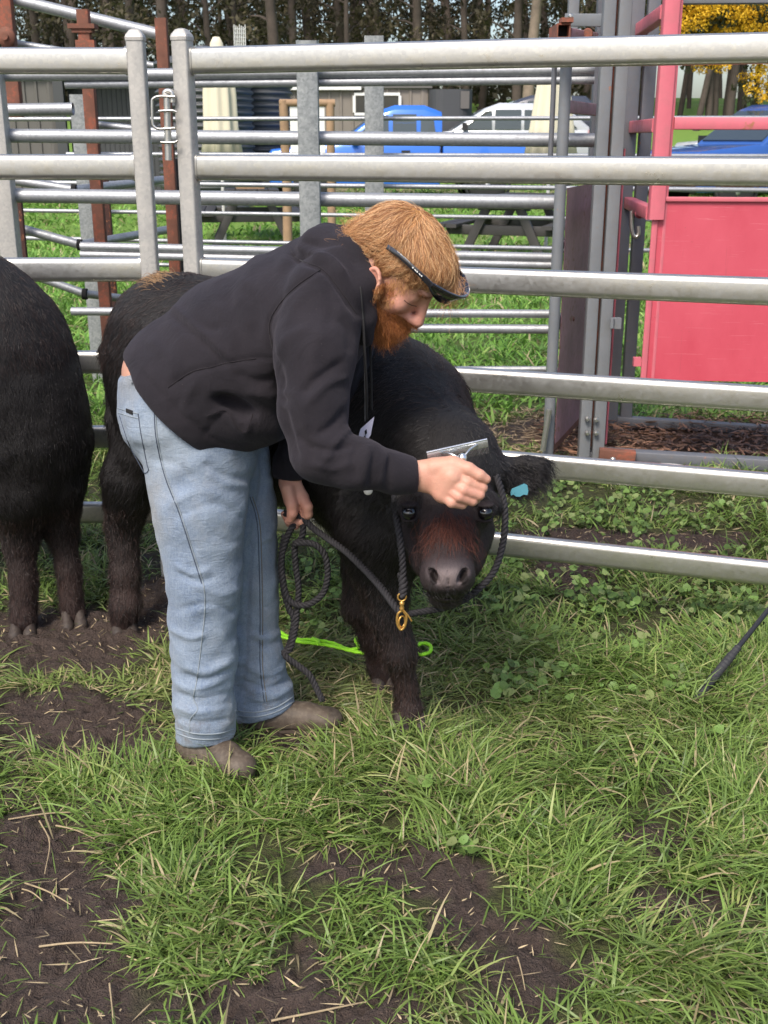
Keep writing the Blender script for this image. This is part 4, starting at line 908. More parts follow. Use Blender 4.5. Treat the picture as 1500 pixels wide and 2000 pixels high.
for (x, y, k) in spots:
    src = rgt.choice(protoA if k == 'A' else protoB[:2] * 5 + protoB[2:]); o = copy_tree(src); o.location = (x, y, hz(x, y)); o.rotation_euler = (0, 0, rgt.uniform(0, 6.28)); s_ = rgt.uniform(.85, 1.2); o.scale = (s_, s_, s_); o.rotation_euler = (rgt.gauss(0, .05), rgt.gauss(0, .05), o.rotation_euler[2]); trees.append((o, k))
ZONES = ((0, 330, 'behind the dark shed at the left'), (330, 570, 'behind the water tanks and left parasol'), (570, 840, 'behind the beige building'), (840, 1085, 'behind the parked utilities'), (1085, 1310, 'behind the crush uprights'), (1310, 9999, 'seen through the red crush door frame'), (-9999, 0, 'beyond the left edge of the shed'))
for o, k in trees:
    pxo = proj(np.array(o.location[0]), np.array(o.location[1]), np.array(o.location[2] + 3.0))[0]
    z_ = [q[2] for q in ZONES if q[0] <= pxo < q[1]][0]; pale = o.children[0].data.materials[0].name.startswith('pale') or any(c.data.materials[0].name.startswith('pale') for c in o.children)
    o['group'] = ('pale gum trees ' if pale else 'dark gum trees ') + z_
    o['label'] = ('pale-barked gum tree with bare lower trunk ' if pale else 'dark leafy gum tree ' if k == 'A' else 'bare-stemmed dark gum tree ') + z_
# pale trunk seen above the top rail near the middle
# understorey: low scrub that closes the view under the plantation
m_cl = []; rg2 = np.random.default_rng(9)
for i in range(230): 
    x = rg2.uniform(-26, 10); y = rg2.uniform(55, 74); m_cl.append((x, y, hz(x, y) + rg2.uniform(.3, 3.6) * (1 if x < 4 else .35), rg2.uniform(.5, 1.1)))
sc_ = leaf_cloud('scrub', m_cl, 13000, .12, .26, ((.03, .032, .018), (.10, .085, .05)), M['leaf'], None, 5); tagp(sc_, 'dense brown-green scrub filling the plantation floor', 'scrub', kind='stuff')
# wattle in bloom
xw, yw = 10.2, 27.0; g0 = hz(xw, yw)
wt = thing('wattle_tree', 'wattle tree covered in yellow blossom above the red crush door', 'wattle tree', (xw, yw, g0), None)
m = MB(); rgw = random.Random(3); cw = []; cg = []
m.tube([(xw, yw, g0 - .3), (xw - .2, yw, g0 + 1.5), (xw + .2, yw, g0 + 3.2), (xw, yw, g0 + 5)], [.16, .13, .10, .05], 9)
for i in range(75):
    px = rgw.uniform(1290, 1640); py = rgw.uniform(-200, 75); y_ = yw + rgw.uniform(-1.6, 1.6); c_ = P(px, py, y_); cw.append((*c_, rgw.uniform(.16, .34)))
    if i % 6 == 0: m.tube([(xw, yw, g0 + 2.4), ((xw + c_[0]) / 2, (yw + y_) / 2, c_[2] - .6), c_], [.06, .04, .012], 5)
for (px, py) in tuple((1315 + 12 * (i_ % 17) + rgw.uniform(-8, 8), 8 + 22 * (i_ // 17) + rgw.uniform(-7, 7)) for i_ in range(51)) + ((1370, 130), (1395, 118), (1345, 62), (1470, 175), (1490, 190), (1455, 150), (1490, 130), (1420, 40), (1475, 48), (1325, 40), (1350, 50), (1385, 48), (1410, 128), (1440, 30), (1500, 165), (1480, 150), (1365, 30), (1500, 60)):
    c_ = P(px, py, yw + rgw.uniform(-.8, .3)); cw.append((*c_, rgw.uniform(.16, .26)))
for c_ in cw: cg.append((c_[0] + rgw.uniform(-.2, .2), c_[1] + .25, c_[2] + rgw.uniform(-.2, .15), c_[3] * 1.2))
m.build('trunk', M['bark'], wt)
leaf_cloud('foliage', cg, 9000, .04, .085, ((.025, .035, .015), (.08, .085, .03)), M['leaf'], wt, 31); leaf_cloud('blossom', cw, 24000, .022, .05, ((.52, .30, .01), (.80, .52, .03)), M['leafw'], wt, 32)
# ------------------------------------------------------------------ the two black calves
def furmat(name, c1, c2, rough=.55, spec=.35, attr=None):
    b = NB(name); hi = b.n('ShaderNodeHairInfo'); c = b.mix(hi.outputs['Random'], c1, c2)
    b.base(c).set(rough=rough, spec=spec); return b.m
M['fur'] = furmat('black_calf_hair', (.0045, .0035, .0042), (.013, .0095, .0105), .40, .55); M['fur_brown'] = furmat('brown_tinged_hair', (.014, .008, .0075), (.036, .018, .015), .45, .5); M['fur_tan'] = furmat('sun_bleached_hair', (.20, .11, .05), (.38, .24, .13))
M['fur_red'] = furmat('red_brown_forelock', (.040, .014, .010), (.13, .038, .024)); M['hoof'] = paint('muddy_hoof', (.040, .028, .024), .6, .7, dirt=.3, sc=14)
b = NB('calf_hide'); c = b.attr('coat', 'Color'); v = b.coord(); n2 = b.noise(v, 60, 4, .6); b.base(c).set(rough=.62, spec=.3); b.bump(b.noise(b.coord(scale=(3, 3, 1)), 90, 4, .7), .004, .8); M['hide'] = b.m
b = NB('calf_eye'); b.base((.006, .005, .007)).set(rough=.03, spec=.8); M['eye'] = b.m
def join_vq(parts):
    V = []; Q = []; o = 0
    for v, q in parts: V.append(v); Q.append(q + o); o += len(v)
    return np.concatenate(V), np.concatenate(Q)
def hoofs(parent, c, ang, s=1.0):
    cs, sn = math.cos(ang), math.sin(ang)
    for sd in (-1, 1):
        f = Field(np.array(c) - .09, np.array(c) + .09, .004)
        def L(a, b_, z): return (c[0] + a * cs - b_ * sn, c[1] + a * sn + b_ * cs, c[2] + z)
        f.cone(L(-.012, sd * .020 * s, .045), L(.020 * s, sd * .021 * s, .012), .018 * s, .022 * s, (-sn, cs, 0), .016 * s, .018 * s, k=.01).cone(L(-.02, sd * .020 * s, .012), L(.022 * s, sd * .021 * s, .010), .018 * s, .020 * s, k=.01)
        f.plane_cut((c[0], c[1], c[2] - .004), (0, 0, -1), .003); V, Q = f.mesh(1); mesh_np('hoof', V, Q, M['hoof'], parent, smooth=True)
def coat(o, V, fn):
    cattr(o.data, 'coat', fn(V))
def fur(body, V, Q, n, comb, length, name='coat_hair', mat='fur', seed=1, rad=.0006, lift=.40, droop=.25, curl=.22, dens=None, k=4):
    p, nn, rg = scatter(V, Q, n, dens, seed); cb = comb(p) + rg.normal(0, .16, (n, 3)) + .22 * np.stack([vnoise(p[:, 0] * 38 + 11 * q, p[:, 1] * 38, p[:, 2] * 20) for q in range(3)], 1) * (1 if name in ('coat_hair', 'ear_hair') else .3); L = length(p) * rg.uniform(.65, 1.25, n)
    PT = strands(p - nn * .002, nn, cb, L, k, lift, droop, curl, seed); return hair_obj(name, PT, np.linspace(rad, rad * .25, k)[None], M[mat], body)
def px_of(V): return proj(V[:, 0], V[:, 1], V[:, 2])

# --- calf held by the man
calf = thing('calf', 'shaggy black calf with red-brown forelock and a blue ear tag, head lowered beside the man', 'calf', (-.35, 3.1, 0))
d0 = nrm([.88, -.48, 0]); lat = np.array([-d0[1], d0[0], 0])
f = Field((-1.12, 2.35, -.01), (.50, 3.95, 1.30), .0095)
f.cone((-.595, 3.33, .90), (-.30, 3.17, .84), .260, .27, lat, .205, .235, .06).cone((-.30, 3.17, .83), (-.01, 2.99, .76), .27, .27, lat, .235, .225, .06)
f.cone((-.64, 3.35, 1.0), (-.42, 3.24, .98), .15, .16, lat, .15, .18, .08)
f.cone((.0, 2.93, .70), (.045, 2.85, .62), .215, .175, None, k=.08).ell((.02, 2.98, .885), (.165, .17, .15), k=.08)
f.cone((.055, 2.90, .83), (.145, 2.66, .80), .155, .115, None, k=.07).ell((.08, 2.77, .68), (.09, .11, .14), k=.06)
# hind legs
f.cone((-.66, 3.36, .80), P(256, 930, 3.42), .165, .085, lat, .12, .08, .06).chain([P(256, 930, 3.42), P(240, 1025, 3.48), P(244, 1120, 3.45), P(246, 1180, 3.43), P(242, 1214, 3.43)], [.092, .052, .042, .046, .040], k=.03)
f.cone((-.62, 3.50, .78), P(352, 930, 3.6), .17, .09, k=.06).chain([P(352, 930, 3.6), P(356, 1000, 3.66), P(366, 1100, 3.62), P(368, 1165, 3.6)], [.09, .058, .045, .045], k=.03)
# front legs
f.cone((-.01, 2.80, .56), P(756, 1195, 2.77), .11, .050, k=.045).chain([P(756, 1195, 2.77), P(780, 1272, 2.76), P(790, 1340, 2.765), P(797, 1390, 2.76), P(799, 1405, 2.755)], [.050, .044, .029, .036, .034], k=.020)
f.cone((-.02, 3.02, .56), P(712, 1180, 3.0), .11, .06, k=.05).chain([P(712, 1180, 3.0), P(735, 1240, 3.02), P(742, 1300, 3.04), P(748, 1334, 3.04)], [.058, .046, .034, .036], k=.025)
# tail
f.chain([(-.80, 3.46, 1.02), (-.86, 3.49, .92), (-.86, 3.49, .70), (-.85, 3.48, .50)], [.03, .022, .02, .026], k=.03)
bV, bQ = f.mesh(2); N = vnormals(bV, bQ); bV = bV + N * (.008 * fbm(bV[:, 0] * 9, bV[:, 1] * 9, bV[:, 2] * 9, 3))[:, None]
# head
h = Field(P(640, 1215, 2.38) - [.02, .2, .01], P(1110, 830, 2.60) + [.02, .28, .03], .0042)
h.cone(P(882, 885, 2.64), P(876, 975, 2.545), .088, .082, (1, 0, 0), .095, .100, .03)
h.cone(P(875, 985, 2.53), P(874, 1106, 2.405), .074, .050, (1, 0, 0), .088, .056, .035)
for sx, ox in ((-1, 804), (1, 944)):
    h.ell(P(ox, 984, 2.505), (.036, .040, .034), k=.03); h.cone(P(874 + sx * 52, 1035, 2.56), P(874 + sx * 36, 1100, 2.47), .050, .040, k=.03)
h.ell(P(874, 1128, 2.388), (.063, .052, .046), k=.022); h.cone(P(873, 1050, 2.57), P(871, 1166, 2.425), .052, .030, (1, 0, 0), .06, .042, .02)
h.ell(P(875, 1116, 2.366), (.043, .03, .026), k=.02); h.ell(P(872, 1160, 2.395), (.046, .030, .016), k=.012)
for sx, ox in ((-1, 849), (1, 902)):
    h.ell(P(ox + sx * 3, 1124, 2.362), (.018, .02, .022), k=.012)
    ax_ = [(math.cos(R(28)), 0, sx * -math.sin(R(28))), (0, 1, 0), (sx * math.sin(R(28)), 0, math.cos(R(28)))]
    h.ell(P(ox, 1127, 2.338), (.0080, .030, .0180), ax_, k=.004, sub=True); h.ell(P(ox + sx * 7, 1119, 2.342), (.010, .024, .0065), None, k=.005, sub=True)
h.cone(P(838, 1160, 2.385), P(874, 1166, 2.368), .0035, .0045, k=.004, sub=True).cone(P(874, 1166, 2.368), P(908, 1160, 2.385), .0045, .0035, k=.004, sub=True)
h.cone(P(875, 1132, 2.335), P(875, 1155, 2.345), .003, .002, k=.004, sub=True)
for ox in (799, 948):
    h.ell(P(ox, 1001, 2.468), (.024, .022, .020), k=.014); h.cone(P(ox + (8 if ox < 874 else -8), 965, 2.47), P(ox + (-14 if ox < 874 else 14), 985, 2.49), .016, .014, k=.02); h.ell(P(ox, 1002, 2.446), (.0155, .022, .0125), k=.005, sub=True); h.ell(P(ox, 986, 2.454), (.022, .015, .0070), k=.004); h.ell(P(ox, 1016, 2.452), (.020, .012, .006), k=.004)
# ears: cupped, thick
ea = [nrm([1, .12, .22]), nrm([-.05, -1, .18]), nrm([-.2, .15, 1])]
h.cone(P(958, 928, 2.60), P(985, 925, 2.62), .035, .030, k=.03).ell(P(1018, 928, 2.625), (.064, .017, .048), ea, k=.02).cone(P(1030, 918, 2.63), P(1062, 903, 2.635), .026, .012, k=.02).ell(P(1018, 934, 2.604), (.045, .010, .030), ea, k=.008, sub=True)
eb = [nrm([-1, .12, -.10]), nrm([.05, -1, .1]), nrm([-.1, .15, 1])]
h.cone(P(790, 940, 2.60), P(765, 945, 2.62), .035, .03, k=.03).ell(P(724, 955, 2.63), (.062, .016, .038), eb, k=.02).ell(P(724, 958, 2.61), (.045, .010, .022), eb, k=.008, sub=True)
h.cone(P(884, 900, 2.66), (.14, 2.74, .80), .11, .13, k=.05)
hV, hQ = h.mesh(1)
V, Q = join_vq([(bV, bQ), (hV, hQ)])
body = mesh_np('body', V, Q, M['hide'], calf, smooth=True)
def calf_coat(V):
    px, py = px_of(V); n = len(V); c = np.ones((n, 3)) * np.array([.010, .0085, .009]); nb = fbm(V[:, 0] * 12, V[:, 1] * 12, V[:, 2] * 12, 3)[:, None]
    hd = np.clip(1 - np.hypot((px - 874) / 150, (py - 1050) / 150) ** 4, 0, 1)[:, None] * (V[:, 1] < 2.62)[:, None]
    c = c * (1 - hd) + hd * (np.array([.026, .0165, .0175]) * (1 + .5 * nb))
    nose = np.exp(-(((px - 876) / 46) ** 4) - (((py - 1120) / 28) ** 4))[:, None] * (V[:, 1] < 2.42)[:, None]; c = c * (1 - nose) + nose * np.array([.058, .045, .048]) * (1 + .5 * nb)
    pad = np.exp(-(((px - 876) / 26) ** 4) - (((py - 1128) / 18) ** 4))[:, None] * (V[:, 1] < 2.42)[:, None]; c = c * (1 - pad) + pad * np.array([.15, .118, .118]) * (1 + .35 * nb)
    for ox, s_ in ((849, -1), (904, 1)):
        e = (np.hypot((px - ox - s_ * 2) / 8.5, (py - 1127) / 15) < 1)[:, None] * (V[:, 1] < 2.42)[:, None]; c = np.where(e, np.array([.012, .008, .008]), c)  # nostril hollows coloured dark to deepen their shade
    mo = np.exp(-((py - 1160) / 9) ** 2)[:, None] * (np.abs(px - 873) < 50)[:, None] * (V[:, 1] < 2.44)[:, None]; c = c * (1 - .75 * mo)
    for ox in (799, 948):
        e = np.exp(-(((px - ox) / 26) ** 2) - (((py - 1020) / 26) ** 2))[:, None] * (V[:, 1] < 2.52)[:, None]; c = c * (1 - .5 * e)
    lg = np.clip((.34 - V[:, 2]) / .2, 0, 1)[:, None]; c = c * (1 - lg) + lg * np.array([.030, .017, .015]); return c
coat(body, V, calf_coat)
hoofs(calf, (*P(800, 1424, 2.745)[:2], .004), R(-75), 1.25); hoofs(calf, (*P(243, 1224, 3.42)[:2], -.012), R(-75), 1.05); hoofs(calf, (*P(749, 1338, 3.03)[:2], -.008), R(-75), .95); hoofs(calf, (*P(370, 1188, 3.58)[:2], .004), R(-75), 1.15)
for ox in (799, 948):
    m = MB(); c_ = P(ox, 1002, 2.451); n_ = 16; prof = [(.0175 * math.sin(a) + 1e-4, -.0165 * math.cos(a)) for a in np.linspace(0, math.pi, 12)]; m.lathe(prof, c_, (0, -1, .2), 18); m.build('eye', M['eye'], calf)
def comb_body(p):
    c = np.tile(-d0 * .55 + np.array([0, 0, -.85]), (len(p), 1)); w = fbm(p[:, 0] * 6, p[:, 1] * 6, p[:, 2] * 6, 2)[:, None]; return c + np.stack([w[:, 0], -w[:, 0], 0 * w[:, 0]], 1) * .5
def len_body(p): return np.where(p[:, 2] < .40, .022, np.where(p[:, 2] < .62, .046, .034))
def dens_vis(p): return np.where(p[:, 1] < 3.75, 1, .3) * np.where(p[:, 2] < .04, 0, 1)
fur(body, bV, bQ, 62000, comb_body, len_body, seed=2, rad=.0007, dens=dens_vis, curl=.10, lift=.17)
def d_leg(p): return (p[:, 2] < .45) & (p[:, 2] > .05)
fur(body, bV, bQ, 9000, lambda p: np.tile([0, 0, -1.], (len(p), 1)), lambda p: np.full(len(p), .025), mat='fur_brown', seed=4, rad=.0006, dens=lambda p: d_leg(p) * 1.0, lift=.55, curl=.25)
# ridge hair on the withers and neck, brown tinged
fur(body, bV, bQ, 5000, comb_body, lambda p: np.full(len(p), .042), mat='fur_brown', seed=5, rad=.0006, dens=lambda p: (p[:, 2] > .92) * 1.0, lift=.32, curl=.12)
pxh, pyh = px_of(hV)
def hd_d(cond): 
    return lambda p: cond(p, *px_of(p)) * 1.0
fur(body, hV, hQ, 9000, lambda p: np.stack([(p[:, 0] - .14) * 3, 0 * p[:, 0], -np.ones(len(p))], 1), lambda p: np.full(len(p), .011), mat='fur', seed=6, rad=.0004, lift=.25,
    dens=hd_d(lambda p, x, y: (p[:, 1] < 2.62) & (y < 1105) & (y > 955) & (np.abs(x - 874) < 105) & (np.hypot((x - 799) / 20, (y - 998) / 20) > 1) & (np.hypot((x - 948) / 20, (y - 998) / 20) > 1)))
fur(body, hV, hQ, 6500, lambda p: np.stack([(p[:, 0] - .14) * 5, -.3 + 0 * p[:, 0], -np.ones(len(p))], 1), lambda p: np.full(len(p), .024), seed=7, rad=.0006, lift=.22, curl=.18,
    dens=hd_d(lambda p, x, y: (y < 985) & (np.abs(x - 876) < 100)))
fur(body, hV, hQ, 900, lambda p: np.stack([(p[:, 0] - .14) * 6, 0 * p[:, 0], -np.ones(len(p))], 1), lambda p: np.full(len(p), .042), name='forelock', mat='fur_red', seed=8, rad=.0005, lift=.28, curl=.30, droop=.5, k=6,
    dens=hd_d(lambda p, x, y: np.exp(-((x - 876) / 27) ** 2) * np.exp(-((y - 1022) / 22) ** 2) * (p[:, 1] < 2.55) * (vnoise(x * .12, y * .05) > -.35)))
fur(body, hV, hQ, 4500, lambda p: np.stack([np.sign(p[:, 0] - .14) * 1.1, -.15 + 0 * p[:, 0], -.45 * np.ones(len(p)) - 6 * np.clip(.76 - p[:, 2], 0, .1)], 1), lambda p: np.full(len(p), .034), name='ear_hair', seed=9, rad=.0006, lift=.28, curl=.20, droop=.40,
    dens=hd_d(lambda p, x, y: ((x > 972) | (x < 782)) & (y < 1000)))
# whiskers and chin bristles
fur(body, hV, hQ, 160, lambda p: np.stack([(p[:, 0] - .13) * 12, -.6 + 0 * p[:, 0], -.6 * np.ones(len(p))], 1), lambda p: np.full(len(p), .022), name='whiskers', mat='fur', seed=10, rad=.00035, lift=.8,
    dens=hd_d(lambda p, x, y: (y > 1135) & (p[:, 1] < 2.5)))
fur(body, bV, bQ, 190, lambda p: np.tile(-d0 + np.array([0, 0, -.2]), (len(p), 1)), lambda p: np.full(len(p), .045), name='tail_head_hair', mat='fur_tan', seed=11, rad=.0006, lift=.5,
    dens=lambda p: np.exp(-((px_of(p)[0] - 318) / 20) ** 2 - ((px_of(p)[1] - 542 + (px_of(p)[0] - 318) * .4) / 12) ** 2) * (p[:, 2] > .95))
# ear tags
def flat_poly(pts, Y, th, name, mat, parent=None, tilt=0.0, base=False):
    A_ = [P(a, b_, Y + tilt * (a - pts[0][0])) for a, b_ in pts]; k = len(A_); B3 = [p + np.array([0, th, 0]) for p in A_]
    F = [tuple(range(k)), tuple(range(2 * k - 1, k - 1, -1))] + [(i, k + i, k + (i + 1) % k, (i + 1) % k) for i in range(k)]
    return mesh_np(name, np.array(A_ + B3), F, M[mat], parent, base=(A_[0] if base else None))
M['tag_blue'] = paint('blue_plastic_tag', (.09, .29, .37), .80, .45); M['tag_white'] = paint('white_plastic_tag', (.62, .60, .55), .92, .4); M['brass'] = paint('brass', (.62, .36, .10), .8, .35, metal=.7)
o = flat_poly([(997, 962), (1000, 955), (1010, 951), (1024, 945), (1030, 948), (1032, 959), (1030, 967), (1022, 966), (1016, 970), (1008, 970), (1003, 966), (998, 968)], 2.575, .003, 'ear_tag', 'tag_blue', calf, -.0002); o['label'] = 'light blue ear tag in the calf\'s left ear'
m = MB(); m.lathe([(.011, 0), (.011, .003), (.009, .005), (.003, .0055)], P(719, 958, 2.57), (0, -1, .2), 20); o = m.build('ear_tag', M['tag_white'], calf); o['label'] = 'round white button tag under the sleeve'

# --- calf at the left edge
c1 = thing('calf', 'second black calf cut off by the left edge, only its hindquarters in view', 'calf', (-1.25, 3.5, 0))
f = Field((-2.35, 3.0, -.01), (-.86, 4.0, 1.32), .0125); sdv = np.array([0, 1., 0])
f.ell((-1.265, 3.52, .83), (.245, .27, .385), k=.08).cone((-1.32, 3.54, .84), (-2.15, 3.75, .80), .34, .30, sdv, .25, .25, .08)
f.cone(P(30, 880, 3.45), P(36, 960, 3.42), .15, .085, k=.05).chain([P(36, 960, 3.42), P(40, 1050, 3.46), P(46, 1130, 3.44), P(46, 1212, 3.42)], [.098, .058, .040, .045], k=.03)
f.ell(P(35, 850, 3.52), (.235, .22, .26), k=.08).cone(P(98, 880, 3.52), P(110, 955, 3.5), .10, .072, k=.07).chain([P(112, 950, 3.5), P(122, 1040, 3.54), P(134, 1110, 3.52), P(142, 1196, 3.5)], [.090, .052, .038, .042], k=.03)
f.chain([(-2.1, 3.75, .6), (-2.12, 3.74, .3), (-2.12, 3.72, .03)], [.10, .055, .05], k=.04)
V1, Q1 = f.mesh(2); N = vnormals(V1, Q1); V1 = V1 + N * (.008 * fbm(V1[:, 0] * 9, V1[:, 1] * 9, V1[:, 2] * 9, 3))[:, None]
b1 = mesh_np('body', V1, Q1, M['hide'], c1, smooth=True); coat(b1, V1, calf_coat)
hoofs(c1, (*P(46, 1234, 3.40)[:2], -.012), R(-80), 1.1); hoofs(c1, (*P(144, 1216, 3.47)[:2], -.012), R(-70), 1.05); hoofs(c1, (-2.12, 3.72, .004), R(-90), 1.2)
cb1 = lambda p: np.stack([.25 + 0 * p[:, 0], 0 * p[:, 0], -np.ones(len(p))], 1) + (fbm(p[:, 0] * 5, p[:, 1] * 5, p[:, 2] * 5, 2)[:, None] * .4)
v1d = lambda p: (p[:, 0] > -1.75) * (p[:, 2] > .04) * 1.0
fur(b1, V1, Q1, 42000, cb1, lambda p: np.where(p[:, 2] < .45, .018, .030), seed=21, rad=.0007, dens=v1d, lift=.16, curl=.09)
fur(b1, V1, Q1, 8000, cb1, lambda p: np.full(len(p), .030), mat='fur_brown', seed=22, rad=.0005, dens=lambda p: v1d(p) * (p[:, 2] > .9), lift=.30, curl=.1)
fur(b1, V1, Q1, 5000, lambda p: np.tile([0, 0, -1.], (len(p), 1)), lambda p: np.full(len(p), .024), mat='fur_brown', seed=23, rad=.0006, dens=lambda p: v1d(p) * (p[:, 2] < .42), lift=.5, curl=.25)
print('calves', time.time() - _T0)
# ------------------------------------------------------------------ the man
def skinmat():
    b = NB('skin'); v = b.coord(); n = b.noise(v, 25, 4, .6); n2 = b.noise(v, 160, 3, .6); c = b.mix(b.attr('tone', 'Color'), (0, 0, 0), (0, 0, 0)); col = b.attr('tone', 'Color')
    c = b.mix(b.math('MULTIPLY', b.ramp(n, [(.35, (0, 0, 0)), (.75, (1, 1, 1))]), .38), col, (.50, .19, .14)); b.base(c).set(rough=.5, spec=.4, sss=.08)
    b.b.inputs['Subsurface Radius'].default_value = (.8, .3, .15); b.b.inputs['Subsurface Scale'].default_value = .006
    b.bump(b.math('ADD', n2, b.noise(v, 420, 2, .6)), .0012, .55); return b.m
M['skin'] = skinmat()
b = NB('black_fleece'); v = b.coord(); n1 = b.noise(v, 7, 5, .6); n2 = b.noise(v, 300, 3, .7); n3 = b.noise(b.coord(scale=(1, 1, .3)), 130, 3, .6)
c = b.mix(b.ramp(n1, [(.3, (0, 0, 0)), (.7, (1, 1, 1))]), (.0105, .0092, .0122), (.018, .0152, .0192)); sp = b.ramp(b.noise(v, 190, 2), [(.76, (0, 0, 0)), (.80, (1, 1, 1))]); c = b.mix(b.math('MULTIPLY', sp, .25), c, (.30, .26, .24))
b.base(c).set(rough=.92, spec=.2, sheen=.10); b.b.inputs['Sheen Roughness'].default_value = .6; b.b.inputs['Sheen Tint'].default_value = (.55, .50, .60, 1); wr = b.noise(b.coord(), 16, 3, .55, 1.2); b.bump(b.math('ADD', b.math('MULTIPLY', b.math('ADD', n2, n3), .22), wr), .0065, .55); M['fleece'] = b.m
b = NB('black_rib_knit'); b.base((.013, .010, .013)).set(rough=.92, spec=.2, sheen=.1); M['rib'] = b.m
b = NB('washed_denim'); v = b.coord(); fade = b.noise(b.coord(scale=(1.6, 1.6, .7)), 3.2, 5, .6); w1 = b.noise(b.coord(scale=(1, 1, 6)), 220, 3, .8); w2 = b.noise(b.coord(scale=(6, 6, 1)), 200, 3, .8); sl_ = b.noise(b.coord(scale=(4, 4, 1)), 60, 6, .75)
c = b.mix(b.ramp(fade, [(.32, (0, 0, 0)), (.62, (1, 1, 1))]), (.080, .125, .215), (.235, .29, .375)); c = b.mix(b.math('MULTIPLY', b.ramp(sl_, [(.35, (0, 0, 0)), (.7, (1, 1, 1))]), .50), c, (.35, .40, .475))
c = b.mix(b.math('MULTIPLY', b.ramp(w1, [(.45, (0, 0, 0)), (.62, (1, 1, 1))]), .42), c, (.050, .085, .15)); c = b.mix(b.math('MULTIPLY', b.ramp(w2, [(.5, (0, 0, 0)), (.66, (1, 1, 1))]), .30), c, (.46, .52, .56))
tan = b.ramp(b.noise(b.coord(scale=(1, 1, .6)), 4.5, 5, .65), [(.48, (0, 0, 0)), (.66, (1, 1, 1))]); c = b.mix(b.math('MULTIPLY', tan, .40), c, (.25, .22, .17))
sz = b.n('ShaderNodeSeparateXYZ'); tcw = b.n('ShaderNodeNewGeometry'); b.l(tcw.outputs['Position'], sz.inputs[0]); low = b.ramp(sz.outputs[2], [(.03, (1, 1, 1)), (.26, (0, 0, 0))])
mudn = b.ramp(b.noise(v, 22, 6, .7), [(.50, (0, 0, 0)), (.66, (1, 1, 1))]); c = b.mix(b.math('MULTIPLY', b.math('MULTIPLY', low, mudn), .75), c, (.13, .10, .07)); c = b.mix(b.math('MULTIPLY', b.attr('wear'), .45), c, (.32, .37, .42))
b.base(c).set(rough=.88, spec=.2, sheen=.15); cr_ = b.noise(b.coord(scale=(1, 1, 2.2)), 26, 3, .6, 1.5); b.bump(b.math('ADD', b.math('MULTIPLY', b.math('ADD', w1, w2), .25), b.math('MULTIPLY', cr_, 1.0)), .0050, .55); M['denim'] = b.m
M['stitch'] = paint('tan_stitching', (.16, .14, .11), .8, .8); M['seam_dark'] = paint('dark_denim_seam', (.050, .065, .10), .8, .85); M['seam_light'] = paint('frayed_denim_hem', (.26, .30, .34), .7, .85, sc=40)
M['boot'] = paint('taupe_leather_boot', (.095, .070, .052), .50, .65, dirt=.8, sc=10); M['sole'] = paint('muddy_sole', (.05, .035, .025), .7, .85)
def strokes(V, N, lst):
    """folds: each (path in survey coordinates, width, height in metres) raises or sinks the cloth along the path, on the side facing the survey point"""
    px, py = px_of(V); view = V - np.array([0, 0, EYE]); view /= np.linalg.norm(view, axis=1, keepdims=True); face = np.clip(-(N * view).sum(1) * 2.5, 0, 1); D = np.zeros(len(V))
    for path, w, a in lst:
        path = catmull([np.array([x, y, 0.]) for x, y in path], 6)[:, :2]; best = np.full(len(V), 1e9); tt = np.zeros(len(V)); n = len(path) - 1
        for i in range(n):
            p0, d = path[i], path[i + 1] - path[i]; t = np.clip(((px - p0[0]) * d[0] + (py - p0[1]) * d[1]) / (d @ d + 1e-9), 0, 1); q = np.hypot(px - p0[0] - t * d[0], py - p0[1] - t * d[1]); m = q < best; best[m] = q[m]; tt[m] = (i + t[m]) / n
        D += a * np.exp(-(best / w) ** 2) * np.clip(np.minimum(tt, 1 - tt) * 6 + .35, 0, 1) * face
    return V + N * D[:, None]
def bvh(V, Q): return BVHTree.FromPolygons([tuple(v) for v in V], [tuple(int(i) for i in q) for q in Q])
def on_surface(bv, path, off=.0008, n=8, step=.004):
    out = []; O = Vector((0, 0, EYE))
    for p in catmull([np.array([x, y, 0.]) for x, y in path], n):
        d = Vector(ray(p[0], p[1])).normalized(); h_ = bv.ray_cast(O, d)
        if h_[0] is not None: out.append(np.array(h_[0] + h_[1] * off * (1 if h_[1].dot(d) < 0 else -1)))
    return resample(out, step) if len(out) > 1 else None
def seam(bv, path, r, name, mat, parent, off=.0004):
    pts = on_surface(bv, path, off)
    if pts is None or len(pts) < 2: return None
    m = MB(); m.tube(pts, r, 6); return m.build(name, M[mat] if isinstance(mat, str) else mat, parent)
man = thing('person', 'bearded man in black hoodie and blue jeans bending over to comb the calf', 'person', (-.40, 2.68, 0))

# body: head, neck, trunk, limbs in one mesh; hands and head at finer resolution
HS = 1.05; TH, PH = R(25), R(50); f0 = np.array([math.cos(TH), -math.sin(TH), 0]); hl = np.array([math.sin(TH), math.cos(TH), 0]); up0 = np.array([0, 0, 1.])
hf = f0 * math.cos(PH) - up0 * math.sin(PH); hu = up0 * math.cos(PH) + f0 * math.sin(PH); HC = P(771, 523, 2.53)
def H(x, y, z): return HC + (hf * x + hl * y + hu * z) * HS
HA = [hf, hl, hu]
g = Field(HC - .23, HC + .21, .0034)
def E(c, r, k=.012, sub=False): g.ell(H(*c), np.array(r) * HS, HA, k, sub)
def Cn(a, b_, ra, rb, k=.01, side=None, sa=None, sb=None, sub=False): g.cone(H(*a), H(*b_), ra * HS, rb * HS, side, sa and sa * HS, sb and sb * HS, k, sub)
E((-.012, 0, .040), (.097, .076, .086), .02); E((.040, 0, .000), (.056, .062, .080), .03); E((.035, 0, -.055), (.056, .054, .055), .03)
